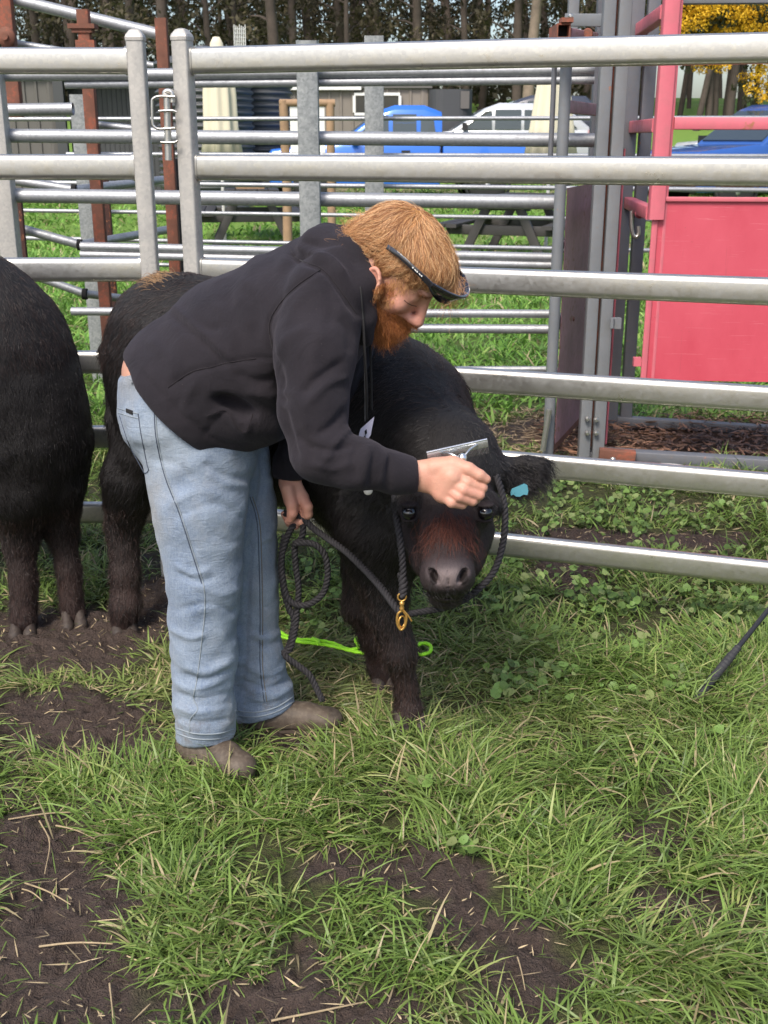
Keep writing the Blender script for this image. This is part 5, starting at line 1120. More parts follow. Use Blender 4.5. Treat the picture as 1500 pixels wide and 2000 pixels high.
Cn((.0, -.050, -.06), (.062, -.024, -.100), .024, .022, .03); Cn((.0, .050, -.06), (.062, .024, -.100), .024, .022, .03); E((.084, 0, -.098), (.026, .028, .024), .02); E((.082, 0, -.066), (.026, .032, .024), .02)
E((.086, -.026, .036), (.014, .022, .009), .012); E((.086, .026, .036), (.014, .022, .009), .012)           # brows
for s in (-1, 1):
    E((.094, s * .032, .016), (.012, .014, .010), .010, True); E((.0755, s * .031, .012), (.0150, .0155, .0130), .006)   # socket and lidded eye
    E((.066, s * .047, -.020), (.022, .018, .018), .02)                                                                   # cheekbone
    E((.104, s * .0125, -.034), (.013, .009, .009), .006); E((.112, s * .010, -.044), (.006, .0035, .004), .003, True)
    Cn((.0915, s * .018, .006), (.083, s * .044, .005), .0022, .0015, .002); E((.101, s * .031, .0035), (.010, .015, .0012), .002, True)                                                # lid edge
Cn((.090, 0, .024), (.119, 0, -.028), .0085, .0115, .010); E((.117, 0, -.030), (.012, .012, .011), .008)
Cn((.098, -.022, -.066), (.104, 0, -.064), .006, .007, .006); Cn((.104, 0, -.064), (.098, .022, -.066), .007, .006, .006); Cn((.096, -.02, -.080), (.100, 0, -.080), .007, .008, .006); Cn((.100, 0, -.080), (.096, .02, -.080), .008, .007, .006)
for s in (-1, 1):   # ears
    E0 = np.array([.010, 0, -.022]); eu = np.array([-.55, 0, .83]); ef = np.array([.83, 0, .55]); EA = [nrm(hf * ef[0] + hu * ef[2] + hl * s * -.25), nrm(hl + 0 * hf), nrm(hf * eu[0] + hu * eu[2])]
    def EE(c, r, k, sub=False): q = E0 + ef * c[0] + eu * c[2]; g.ell(H(q[0], c[1], q[2]), np.array(r) * HS, EA, k, sub)
    def EP(c): q = E0 + ef * c[0] + eu * c[2]; return (q[0], c[1], q[2])
    EE((0, s * .081, .000), (.018, .008, .030), .006); EE((.002, s * .0895, .003), (.010, .007, .017), .004, True)
    ring = [EP((-.001 - .017 * math.cos(a), s * (.087 - .004 * math.cos(a)), .002 + .028 * math.sin(a))) for a in np.linspace(-1.2, 3.6, 12)]
    for i in range(11): Cn(ring[i], ring[i + 1], .0042, .0042, .003)
    EE((.004, s * .083, -.027), (.008, .006, .009), .006); EE((.014, s * .081, -.002), (.005, .005, .010), .006)
g.cone(H(-.03, 0, -.05), P(680, 560, 2.60), .064, .070, k=.03)
for s in (-1, 1): g.cone(H(-.03, s * .04, -.03), H(-.10, s * .03, -.10), .028, .03, k=.03)
headV, headQ = g.mesh(1)
t = Field((-.80, 2.2, .0), (.12, 3.1, 1.42), .012)
t.cone(P(680, 560, 2.60), P(640, 560, 2.64), .066, .08, k=.04); t.chain([P(328, 728, 2.72), P(480, 660, 2.69), P(600, 590, 2.66)], [.108, .12, .13], (0, 1, 0), [.14, .15, .17], .04)
t.ell(P(335, 735, 2.72), (.108, .15, .090), k=.02)
t.chain([P(625, 590, 2.47), P(612, 720, 2.38), P(632, 885, 2.32), P(815, 928, 2.35)], [.055, .048, .042, .030], k=.03); t.chain([P(672, 610, 2.84), P(640, 770, 2.87), P(564, 922, 2.79)], [.052, .045, .028], k=.03)
t.chain([P(360, 830, 2.64), P(400, 1130, 2.59), P(398, 1440, 2.59)], [.085, .055, .042], k=.03); t.chain([P(400, 850, 2.80), P(495, 1130, 2.80), P(515, 1385, 2.78)], [.085, .05, .042], k=.03)
trV, trQ = t.mesh(1)
# right hand, closed on the comb handle
a = Field(P(800, 1000, 2.34) - [.01, .07, .01], P(965, 885, 2.34) + [.01, .09, .01], .0024); u = mpp(940, 2.335)
def hc(fl, lst, k=.006):
    for i in range(len(lst) - 1): (x0, y0, Y0, r0), (x1, y1, Y1, r1) = lst[i], lst[i + 1]; fl.cone(P(x0, y0, Y0), P(x1, y1, Y1), r0 * u, r1 * u, k=k)
a.cone(P(790, 928, 2.352), P(838, 930, 2.348), 29 * u, 31 * u, (0, 1, 0), .024, .022, .01).cone(P(838, 930, 2.347), P(878, 940, 2.336), 32 * u, 35 * u, (0, 1, 0), .021, .021, .014)
a.cone(P(866, 962, 2.332), P(882, 930, 2.330), 22 * u, 26 * u, k=.014)
hc(a, [(880, 922, 2.334, 18), (912, 942, 2.316, 12.5), (941, 952, 2.322, 11.5), (932, 960, 2.350, 10)], .003)
hc(a, [(880, 940, 2.328, 17), (905, 956, 2.309, 12), (936, 966, 2.317, 11), (926, 970, 2.345, 10)], .003)
hc(a, [(876, 954, 2.325, 16), (896, 969, 2.308, 11.5), (923, 978, 2.318, 10.5), (912, 976, 2.345, 9)], .003)
hc(a, [(868, 966, 2.327, 15), (882, 981, 2.311, 11), (903, 985, 2.322, 9.5), (895, 980, 2.350, 8)], .003)
hc(a, [(848, 914, 2.345, 21), (884, 908, 2.336, 18), (915, 916, 2.322, 13), (937, 928, 2.316, 11), (950, 936, 2.318, 9)], .004)
raV, raQ = a.mesh(1)
# left hand, holding the rope
a = Field(P(530, 1050, 2.78) - [.01, .08, .01], P(625, 895, 2.78) + [.01, .08, .01], .0026); u = mpp(970, 2.77)
a.cone(P(560, 905, 2.80), P(566, 940, 2.785), 20 * u, 19 * u, (0, 1, 0), .022, .020, .01).cone(P(567, 945, 2.782), P(578, 975, 2.772), 22 * u, 25 * u, (0, 1, 0), .017, .017, .012)
hc(a, [(562, 955, 2.765, 14), (570, 985, 2.748, 10.5), (571, 1002, 2.745, 9.5), (567, 1014, 2.748, 8)], .008)
hc(a, [(590, 972, 2.770, 13), (600, 990, 2.755, 10.5), (601, 1004, 2.757, 9.5), (590, 1016, 2.775, 8)], .006)
hc(a, [(584, 980, 2.775, 12), (594, 1003, 2.770, 10), (588, 1018, 2.765, 9), (575, 1020, 2.770, 8)], .004)
hc(a, [(578, 984, 2.785, 12), (585, 1010, 2.790, 10), (577, 1026, 2.775, 8.5), (562, 1017, 2.770, 7.5)], .004)
hc(a, [(570, 984, 2.795, 11), (572, 1012, 2.800, 9), (566, 1022, 2.785, 8), (555, 1004, 2.778, 7)], .004)
laV, laQ = a.mesh(1)
V, Q = join_vq([(trV, trQ), (headV, headQ), (raV, raQ), (laV, laQ)]); mb = mesh_np('body', V, Q, M['skin'], man, smooth=True)
def local(V): d = (V - HC) / HS; return d @ hf, d @ hl, d @ hu
lx, ly, lz = local(V); nb = fbm(V[:, 0] * 30, V[:, 1] * 30, V[:, 2] * 30, 3)[:, None]
tone = np.ones((len(V), 3)) * np.array([.50, .275, .200]); isH = (np.arange(len(V)) >= len(trV)) & (np.arange(len(V)) < len(trV) + len(headV))
def blend(c, w, col): w = np.clip(w, 0, 1)[:, None]; return c * (1 - w) + w * np.array(col)
tone = blend(tone, isH * .55 * np.exp(-((lx - .115) / .03) ** 2 - (ly / .03) ** 2 - ((lz + .025) / .03) ** 2), (.62, .24, .19))
tone = blend(tone, isH * .5 * np.exp(-((lx - .06) / .04) ** 2 - ((np.abs(ly) - .05) / .03) ** 2 - ((lz + .02) / .03) ** 2), (.62, .25, .20))
tone = blend(tone, isH * .6 * np.exp(-((np.abs(ly) - .085) / .012) ** 2 - ((lx + .003) / .03) ** 2 - (lz / .035) ** 2), (.58, .22, .17))
tone = blend(tone, isH * .7 * np.exp(-(((lx - .1) / .02) ** 2) - ((lz + .073) / .012) ** 2 - (ly / .025) ** 2), (.45, .15, .13))
ip, jp = px_of(V); rh = (np.arange(len(V)) >= len(trV) + len(headV))
tone = blend(tone, rh * .45 * np.exp(-((ip - 900) / 50) ** 2 - ((jp - 965) / 20) ** 2), (.60, .26, .20)); tone = blend(tone, rh * .4 * np.exp(-((ip - 575) / 40) ** 2 - ((jp - 1000) / 30) ** 2), (.58, .25, .20))
beardm = isH * np.clip((-.045 - lz) / .02, 0, 1) * np.clip((lx + .035) / .02, 0, 1); tone = blend(tone, beardm * .8, (.22, .085, .035))
scalp = isH * np.clip((lz - .0) / .03, 0, 1) * np.clip((.07 - lx) / .02, 0, 1); tone = blend(tone, scalp * .85, (.26, .14, .065))
cattr(mb.data, 'tone', tone * (1 + .06 * nb))

# jeans
j = Field((-.80, 2.36, -.01), (-.08, 3.08, 1.14), .0068)
def PR(px, py, Y, r): return P(px, py, Y), r * mpp(py, Y)
def limb(fl, lst, side, ss, k):
    q = [PR(*p) for p in lst]; fl.chain([p[0] for p in q], [p[1] for p in q], side, ss, k)
limb(j, [(328, 728, 2.72, 94), (352, 800, 2.715, 113), (398, 872, 2.71, 108)], (0, 1, 0), [.165, .19, .185], .03)
limb(j, [(388, 868, 2.64, 108), (388, 985, 2.615, 93), (398, 1130, 2.60, 73), (398, 1280, 2.60, 62), (399, 1395, 2.60, 57), (401, 1450, 2.60, 60)], (0, 1, 0), [.115, .108, .09, .078, .074, .074], .02)
limb(j, [(432, 880, 2.81, 92), (460, 1000, 2.81, 78), (486, 1130, 2.80, 58), (494, 1280, 2.79, 54), (508, 1350, 2.785, 59), (516, 1400, 2.78, 62)], (0, 1, 0), [.105, .10, .085, .076, .074, .074], .02)
def cut_ball(fl, p, n, c, rad, k=.004):
    n = nrm(n); X = fl.ax[0][:, None, None]; Y = fl.ax[1][None, :, None]; Z = fl.ax[2][None, None, :]
    hs = -((X - p[0]) * n[0] + (Y - p[1]) * n[1] + (Z - p[2]) * n[2]); bl = np.sqrt((X - c[0]) ** 2 + (Y - c[1]) ** 2 + (Z - c[2]) ** 2) - rad
    fl._mix((slice(None),) * 3, np.maximum(hs, bl).astype(np.float32), k, True)
cut_ball(j, P(262, 722, 2.72), (-.30, 0, .95), P(262, 680, 2.72), .35)
cut_ball(j, P(400, 1436, 2.60), (.06, 0, -1), P(400, 1480, 2.60), .12)
cut_ball(j, P(515, 1388, 2.78), (.30, .0, -1), P(515, 1430, 2.78), .12)
jV, jQ = j.mesh(1); N = vnormals(jV, jQ)
zz = jV[:, 2]; D = .0065 * fbm(jV[:, 0] * 7, jV[:, 1] * 7, jV[:, 2] * 13, 3) + .0035 * (1 - np.abs(fbm(jV[:, 0] * 10 + jV[:, 2] * 5, jV[:, 1] * 10, jV[:, 2] * 11 - jV[:, 0] * 5, 2)) * 4) * .5 + .0060 * np.clip((.40 - zz) / .2, 0, 1) * vnoise(jV[:, 0] * 9, jV[:, 1] * 9, zz * 42 + jV[:, 0] * 12) + .0025 * vnoise(jV[:, 0] * 14 + 5, jV[:, 1] * 14, zz * 30 - jV[:, 0] * 18)
jV = jV + N * D[:, None]; N = vnormals(jV, jQ)
jV = strokes(jV, N, [([(500, 870), (515, 905), (512, 960), (498, 1010)], 7, -.010), ([(500, 1010), (488, 1090), (483, 1180), (478, 1300), (458, 1400)], 6, -.008), ([(365, 850), (420, 872), (480, 880)], 8, .004), ([(330, 985), (400, 960), (470, 985)], 10, .004),
    ([(345, 1010), (420, 985), (485, 1020)], 6, -.004), ([(380, 1140), (430, 1160), (470, 1150)], 8, .005), ([(350, 1190), (410, 1180), (465, 1200)], 6, -.004), ([(340, 1330), (380, 1345), (440, 1325)], 7, .006), ([(342, 1352), (390, 1366), (450, 1352)], 5, -.006), ([(340, 1378), (380, 1390), (452, 1380)], 7, .007),
    ([(345, 1402), (390, 1412), (455, 1404)], 5, -.006), ([(480, 1300), (520, 1318), (560, 1300)], 6, .006), ([(470, 1330), (520, 1345), (570, 1325)], 5, -.008), ([(330, 1225), (370, 1245), (400, 1238)], 6, .007), ([(345, 1105), (375, 1120), (410, 1112)], 6, .006), ([(352, 1120), (385, 1136), (420, 1128)], 5, -.006), ([(360, 1300), (400, 1312), (455, 1290)], 7, .006), ([(356, 1316), (400, 1328), (452, 1308)], 5, -.006), ([(300, 900), (340, 905), (380, 935)], 7, -.004), ([(395, 905), (440, 930), (480, 935)], 6, -.005), ([(400, 920), (440, 945), (490, 950)], 6, .005), ([(490, 1235), (520, 1245), (552, 1232)], 6, .006), ([(488, 1250), (520, 1262), (552, 1248)], 5, -.006), ([(468, 1352), (520, 1366), (572, 1340)], 6, .006), ([(240, 800), (262, 860), (282, 920)], 10, .004), ([(515, 930), (540, 950), (545, 990)], 6, .005), ([(500, 1060), (530, 1050), (555, 1070)], 6, .004), ([(510, 1180), (540, 1190), (560, 1180)], 6, -.004),
    ([(300, 760), (330, 790), (380, 830)], 6, .003), ([(405, 1040), (450, 1060), (480, 1050)], 7, -.003), ([(430, 1230), (450, 1260), (465, 1250)], 8, .004)])
jeans = mesh_np('jeans', jV, jQ, M['denim'], man, smooth=True)
pxj, pyj = px_of(jV); fattr(jeans.data, 'wear', np.clip(.8 * np.exp(-((pxj - 340) / 60) ** 2 - ((pyj - 860) / 60) ** 2) + .5 * np.exp(-((pxj - 420) / 40) ** 2 - ((pyj - 1130) / 90) ** 2) + .5 * fbm(jV[:, 0] * 8, jV[:, 1] * 8, jV[:, 2] * 8, 3), 0, 1))
jb = bvh(jV, jQ)
seam(jb, [(297, 738), (304, 775), (307, 850), (325, 930), (352, 1000), (378, 1080), (397, 1140), (400, 1190), (393, 1260), (384, 1330), (378, 1362), (386, 1385), (372, 1405), (370, 1432)], .0015, 'outseam', 'seam_light', jeans)
seam(jb, [(294, 738), (301, 775), (304, 850), (322, 930), (349, 1000), (375, 1080), (394, 1140)], .0012, 'outseam', 'seam_dark', jeans)
for dx, mt in ((0, 'seam_dark'), (5, 'stitch')): seam(jb, [(488 + dx, 970), (502 + dx, 1020), (506 + dx, 1100), (508 + dx, 1200), (508 + dx, 1300), (516 + dx, 1370)], .0012, 'inseam', mt, jeans)
for path in ([(230, 797), (250, 803), (270, 808)], [(231, 806), (250, 812), (271, 817)]): seam(jb, path, .0013, 'pocket_stitch', 'seam_light', jeans)
seam(jb, [(270, 808), (276, 850), (287, 905), (290, 918), (283, 924), (272, 912), (250, 862), (234, 812)], .0012, 'pocket_stitch', 'seam_dark', jeans)
for path in ([(303, 798), (335, 804), (372, 812)], [(304, 806), (335, 812), (376, 820)], [(318, 770), (318, 785), (320, 798)]): seam(jb, path, .0012, 'pocket_stitch', 'seam_light' if path[0][1] < 800 else 'seam_dark', jeans)
for path in ([(233, 733), (262, 744), (297, 756)], [(236, 716), (262, 724), (292, 736)]): seam(jb, path, .0014, 'waistband_stitch', 'seam_light', jeans)
for path in ([(268, 722), (262, 737), (258, 748)], [(295, 738), (294, 748), (294, 758)]): seam(jb, path, .0040, 'belt_loop', 'denim', jeans)
m = MB(); q_ = on_surface(jb, [(248, 802), (260, 806)], .002); m.beam(q_[0], q_[-1], .003, .010, .001); m.build('pocket_label', M['black_inside'], jeans)
for path in ([(345, 1432), (372, 1441), (400, 1444), (430, 1442), (457, 1434)], [(344, 1422), (372, 1431), (400, 1434), (430, 1432), (457, 1424)], [(462, 1398), (500, 1400), (540, 1390), (574, 1370)], [(460, 1388), (500, 1391), (540, 1381), (572, 1361)]): seam(jb, path, .0020, 'hem', 'seam_light', jeans)

# boots
for (lst, lab) in (([(392, 1415, 2.60, 42), (386, 1452, 2.60, 40), (398, 1470, 2.585, 37), (438, 1484, 2.545, 35), (467, 1498, 2.505, 31)], 'near'), ([(512, 1370, 2.78, 38), (512, 1390, 2.78, 36), (545, 1396, 2.775, 32), (600, 1401, 2.765, 27), (640, 1406, 2.757, 23)], 'far')):
    c_ = P(*lst[3][:3]); fb = Field(c_ - [.22, .16, .08], c_ + [.16, .14, .16], .0045); q = [PR(*p) for p in lst]; fb.chain([p[0] for p in q], [p[1] for p in q], None, None, .02)
    toe = q[-1][0]; fb.ell(toe + [0, 0, .002], (.042, .040, .030), k=.015); fb.plane_cut((0, 0, .012), (0, 0, -1), .004)
    V, Q = fb.mesh(1); N = vnormals(V, Q); V = V + N * (.0016 * fbm(V[:, 0] * 25, V[:, 1] * 25, V[:, 2] * 40, 3))[:, None]; bo = mesh_np('boot', V, Q, M['boot'], man, smooth=True)
    fs = Field(c_ - [.24, .18, .09], c_ + [.18, .16, .10], .005); heel = q[1][0]
    fs.chain([np.array([heel[0] - .01, heel[1], .004]), np.array([q[3][0][0], q[3][0][1], .004]), np.array([toe[0] + .004, toe[1] - .003, .004])], [.042, .044, .042], (0, 0, 1), [.012, .012, .012], .01); fs.plane_cut((0, 0, -.004), (0, 0, -1), .003)
    V, Q = fs.mesh(1); mesh_np('sole', V, Q, M['sole'], bo, smooth=True)

# hoodie
k_ = Field((-.78, 2.12, .55), (.16, 3.14, 1.50), .0070)
limb(k_, [(368, 752, 2.705, 132), (376, 772, 2.705, 144), (480, 690, 2.69, 152), (596, 612, 2.66, 136), (655, 560, 2.65, 96)], (0, 1, 0), [.20, .205, .225, .235, .19], .03)
k_.ell(P(500, 795, 2.68), (.12, .19, .085), k=.05)
limb(k_, [(632, 580, 2.47, 80), (616, 690, 2.395, 78), (612, 800, 2.345, 66), (628, 885, 2.32, 57), (700, 905, 2.315, 50), (762, 922, 2.335, 38), (772, 924, 2.338, 34), (812, 928, 2.352, 33)], None, None, .022)
limb(k_, [(670, 590, 2.85, 78), (655, 750, 2.87, 60), (600, 855, 2.83, 50), (568, 905, 2.80, 33), (563, 922, 2.79, 29)], None, None, .022)
# hood lying round the neck
limb(k_, [(592, 498, 2.66, 30), (632, 488, 2.58, 46), (672, 512, 2.515, 50), (700, 562, 2.47, 38), (712, 620, 2.47, 24), (714, 660, 2.49, 15)], None, None, .016)
limb(k_, [(592, 498, 2.66, 30), (640, 480, 2.70, 40), (684, 480, 2.74, 38), (715, 520, 2.74, 30), (722, 600, 2.72, 24)], None, None, .016)
k_.ell(P(458, 797, 2.470), (.058, .050, .024), [nrm([.9, 0, -.42]), (0, 1, 0), nrm([.42, 0, .9])], k=.012, sub=True)
k_.cone(P(640, 500, 2.63), P(690, 545, 2.62), .055, .045, k=.02)
k_.cone(P(735, 520, 2.60), P(715, 600, 2.60), .055, .035, k=.012, sub=True)
cut_ball(k_, P(345, 784, 2.7), (-.72, 0, -.70), P(300, 850, 2.7), .36, .012)
cut_ball(k_, P(813, 928, 2.35), (1, 0, 0), P(840, 928, 2.35), .07, .003); cut_ball(k_, P(563, 930, 2.79), (.05, 0, -1), P(563, 965, 2.79), .055, .003)
kV, kQ = k_.mesh(1); N = vnormals(kV, kQ)
D = .006 * fbm(kV[:, 0] * 6, kV[:, 1] * 6, kV[:, 2] * 6, 3) + .004 * (1 - np.abs(fbm(kV[:, 0] * 7 + kV[:, 2] * 6, kV[:, 1] * 7, kV[:, 2] * 7 - kV[:, 0] * 6, 2)) * 4) * .5 + .003 * vnoise(kV[:, 0] * 20 + kV[:, 2] * 14, kV[:, 1] * 12, kV[:, 2] * 10 - kV[:, 0] * 10)
kV = kV + N * D[:, None]; N = vnormals(kV, kQ)
kV = strokes(kV, N, [([(322, 576), (350, 612), (390, 645), (447, 702)], 9, .010), ([(335, 608), (370, 645), (410, 680), (440, 715)], 9, -.010), ([(328, 757), (373, 727), (413, 717), (447, 708), (500, 700), (535, 702)], 5, -.005),
    ([(625, 527), (580, 558), (545, 595), (526, 633), (532, 680), (545, 720)], 5, -.006), ([(545, 715), (550, 790), (566, 860), (580, 900)], 10, -.012), ([(405, 812), (440, 802), (462, 832), (478, 845), (486, 832), (494, 808)], 4, .007),
    ([(560, 800), (530, 780), (480, 762)], 8, .008), ([(400, 850), (425, 815), (440, 805)], 5, -.004), ([(270, 720), (320, 775), (380, 830), (440, 866), (500, 868)], 5, -.004),
    ([(672, 706), (645, 722), (612, 745), (590, 770)], 8, -.009), ([(678, 735), (640, 750), (600, 790)], 8, .008), ([(664, 620), (680, 650), (684, 690)], 9, -.006), ([(676, 800), (650, 830), (620, 850)], 8, -.009), ([(690, 830), (660, 860), (630, 905)], 8, .008),
    ([(702, 862), (690, 895), (690, 935)], 6, -.007), ([(720, 868), (714, 905), (706, 948)], 6, .006), ([(735, 876), (728, 910), (724, 950)], 5, -.006), ([(752, 884), (746, 915), (742, 952)], 5, .005), ([(762, 888), (758, 925), (760, 960)], 4, -.006),
    ([(566, 484), (582, 505), (630, 524), (666, 567), (698, 615)], 7, -.012), ([(572, 472), (600, 492), (640, 505), (675, 545), (706, 600)], 9, .007), ([(600, 640), (560, 660), (540, 700)], 9, .004), ([(630, 640), (610, 700), (612, 760)], 14, .005), ([(590, 470), (625, 478), (660, 470)], 7, -.009), ([(610, 500), (645, 512), (672, 540)], 7, .008), ([(640, 460), (672, 480), (700, 520)], 6, -.008), ([(560, 500), (545, 540), (560, 580)], 12, .006), ([(480, 540), (470, 590), (490, 640)], 14, .006), ([(360, 620), (400, 640), (430, 640)], 9, -.006), ([(600, 870), (640, 880), (690, 868)], 7, -.008), ([(610, 905), (650, 915), (690, 905)], 7, .006), ([(575, 850), (600, 870), (612, 900)], 8, -.007), ([(570, 760), (590, 800), (600, 840)], 9, .006), ([(640, 560), (650, 600), (640, 640)], 10, -.005), ([(460, 730), (500, 745), (540, 740)], 9, -.007), ([(500, 760), (535, 770), (560, 765)], 8, .007), ([(470, 560), (500, 600), (500, 660)], 12, -.005), ([(420, 590), (450, 640), (455, 690)], 10, .005),
    ([(290, 660), (330, 700), (340, 740)], 12, .006), ([(560, 640), (575, 600), (600, 570)], 10, .004), ([(700, 640), (712, 700), (700, 760)], 8, -.005), ([(385, 745), (360, 790), (375, 815)], 9, .005)])
hood = mesh_np('hoodie', kV, kQ, M['fleece'], man, smooth=True); kb_ = bvh(kV, kQ)
for path in ([(566, 486), (582, 506), (630, 526), (666, 569), (696, 612)], [(625, 527), (580, 558), (545, 595), (526, 633), (532, 680)], [(328, 757), (373, 727), (413, 717), (447, 708), (500, 700)], [(405, 812), (440, 802), (462, 832), (478, 845), (486, 832), (494, 808)]): seam(kb_, path, .0012, 'seam', 'rib', hood)
seam(kb_, [(704, 560), (708, 610), (711, 660)], .0022, 'drawcord', 'dark_steel', hood)
m = MB(); m.tube(catmull([P(708, 590, 2.44), P(712, 680, 2.43), P(716, 760, 2.44), P(716, 818, 2.46)], 6), .0030, 8); m.build('drawcord', M['black_inside'], hood)
m = MB(); m.tube(catmull([P(722, 640, 2.52), P(724, 700, 2.52), P(725, 745, 2.52), P(726, 800, 2.53)], 6), .0028, 8); m.build('drawcord', M['black_inside'], hood)
M['lanyard'] = paint('patterned_lanyard', (.12, .12, .13), .4, .7, sc=60)
ln = MB(); pts = catmull([P(704, 555, 2.50), P(709, 640, 2.455), P(712, 730, 2.44), P(713, 822, 2.46)], 6)
for i in range(len(pts) - 1): ln.beam(pts[i], pts[i + 1], .002, .008, .0008)
lano = ln.build('lanyard', M['lanyard'], man)
nt_ = thing('name_tag', 'small pale name tag hanging tilted from the lanyard in front of the hoodie', 'name tag', P(712, 840, 2.46)); M['tag_paper'] = paint('pale_card', (.50, .48, .60), .95, .6)
flat_poly([(704, 838), (731, 814), (724, 850), (709, 872), (696, 868)], 2.455, .002, 'card', 'tag_paper', nt_, .0003)
flat_poly([(712, 842), (716, 838), (717, 846), (713, 850)], 2.4535, .001, 'printed_mark', 'black_inside', nt_); flat_poly([(710, 853), (714, 850), (714, 855), (710, 858)], 2.4535, .001, 'printed_mark', 'black_inside', nt_)
# sunglasses pushed up on the forehead
sg = bpy.data.objects.new('sunglasses', None); C.objects.link(sg); sg.parent = man; M['frame_black'] = paint('glossy_black_frame', (.014, .013, .018), .9, .12, coat=1.0); g_ = NB('tinted_lens'); g_.base((.010, .009, .012)).set(rough=.05, spec=1.0, coat=1.0); M['lens'] = g_.m
def arc(s): return (.141 - .047 * (abs(s) ** 2.0), .084 * s, .081 - .006 * s * s)
for sd in (-1, 1):
    A_ = []; n = 12
    for i in range(n + 1):
        s_ = sd * (.06 + .94 * i / n); x, y, z = arc(s_); hgt = .020 * math.sin(math.pi * min(1, (i / n) * .85 + .18)) ** .6 + .003; A_.append((H(x, y, z + .006), H(x - .006, y * .99, z - hgt * 1.15)))
    V = []; 
    for off_ in (0, -.0025): V += [p + hf * off_ for pr in A_ for p in pr]
    k = 2 * (n + 1); F = []
    for i in range(n): F += [(2 * i, 2 * i + 1, 2 * i + 3, 2 * i + 2), (k + 2 * i + 2, k + 2 * i + 3, k + 2 * i + 1, k + 2 * i), (2 * i, 2 * i + 2, k + 2 * i + 2, k + 2 * i), (2 * i + 1, k + 2 * i + 1, k + 2 * i + 3, 2 * i + 3)]
    mesh_np('lens', np.array(V), F, M['lens'], sg, smooth=True)
    m = MB(); m.tube(catmull([H(*arc(sd * q)) + hu * .007 for q in (0, .25, .5, .75, 1.0)], 5), [.0042] * 21, 8); m.tube([A_[-1][0], A_[-1][1]], .003, 8); m.build('frame', M['frame_black'], sg)
    m = MB(); x, y, z = arc(sd * 1.0); tp = catmull([H(x, y, z + .003), H(.055, sd * .093, .074), H(.005, sd * .091, .062), H(-.025, sd * .085, .050)], 5)
    for i in range(len(tp) - 1): m.beam(tp[i], tp[i + 1], .004, .011 if i > 2 else .013, .001, up=tuple(hu))
    m.build('temple_arm', M['frame_black'], sg)
mk = MB()
for i in range(5):
    p_ = H(.066 - i * .006, -.0965, .0775 - i * .0012); mk.beam(p_, p_ + hf * (.0030 + .0018 * (i % 2)) * HS, .0008, .0026 - .0008 * (i % 2), .0002, up=tuple(hu))
mk.build('brand_mark', M['white_trim'], sg)
# hair and beard
M['hair'] = furmat('ginger_blond_hair', (.32, .140, .055), (.72, .40, .18), .42, .5); M['hair2'] = furmat('darker_ginger_hair', (.17, .070, .032), (.34, .15, .06), .45, .45); M['beard'] = furmat('red_beard', (.13, .032, .010), (.50, .19, .055), .5, .4)
hp = Field(HC - .22, HC + .20, .0045)
def Hh(c, r, k=.02, sub=False): hp.ell(H(*c), np.array(r) * HS, HA, k, sub)
Hh((-.010, 0, .044), (.100, .080, .082), .02); Hh((-.068, 0, .0), (.046, .064, .060), .03); Hh((.055, 0, .070), (.043, .060, .034), .03); hp.cone(H(-.078, -.025, -.02), H(-.056, -.028, -.085), .034, .028, k=.03); hp.cone(H(-.078, .025, -.02), H(-.056, .028, -.085), .034, .028, k=.03)
for s in (-1, 1): Hh((.012, s * .095, -.030), (.030, .040, .038), .012, True); Hh((.050, s * .085, -.01), (.036, .035, .046), .015, True)
Hh((.13, 0, .02), (.055, .12, .055), .015, True); hp.plane_cut(H(.06, 0, -.045), nrm(hf * .5 - hu), .01)
cV, cQ = hp.mesh(1); N = vnormals(cV, cQ); X_, Y_, Z_ = local(cV); ang = np.arctan2(Y_, X_ + .045); rad_ = np.hypot(Y_, X_ + .045)
cV = cV + N * (.0040 * vnoise(ang * 9, rad_ * 14, Z_ * 14) + .0025 * vnoise(ang * 26, rad_ * 20, Z_ * 20))[:, None]
b = NB('hair_mass'); b.base(b.mix(b.noise(b.coord(), 60, 4, .7), (.20, .09, .03), (.45, .23, .075))).set(rough=.6, spec=.3); M['hairmass'] = b.m
hairo = mesh_np('hair', cV, cQ, M['hairmass'], man, smooth=True)
hbv = bvh(cV, cQ)
def flow(p):
    x, y, z = local(p); W0 = np.array([-.060, -.012, .130]); d = np.stack([x, y, z], 1) - W0; d /= np.linalg.norm(d, axis=1, keepdims=True) + 1e-9
    wv = fbm(p[:, 0] * 18, p[:, 1] * 18, p[:, 2] * 18, 2)[:, None]; L = d[:, :1] * hf + d[:, 1:2] * hl + d[:, 2:3] * hu
    sidew = (np.clip((np.abs(y) - .03) / .05, 0, 1) * np.clip((.10 - z) / .06, 0, 1))[:, None]; L = L - sidew * hf * .9 * (x < .04)[:, None]
    return L + wv * (hl * 1.1 + hf * .7) + np.array([0, 0, -.10])
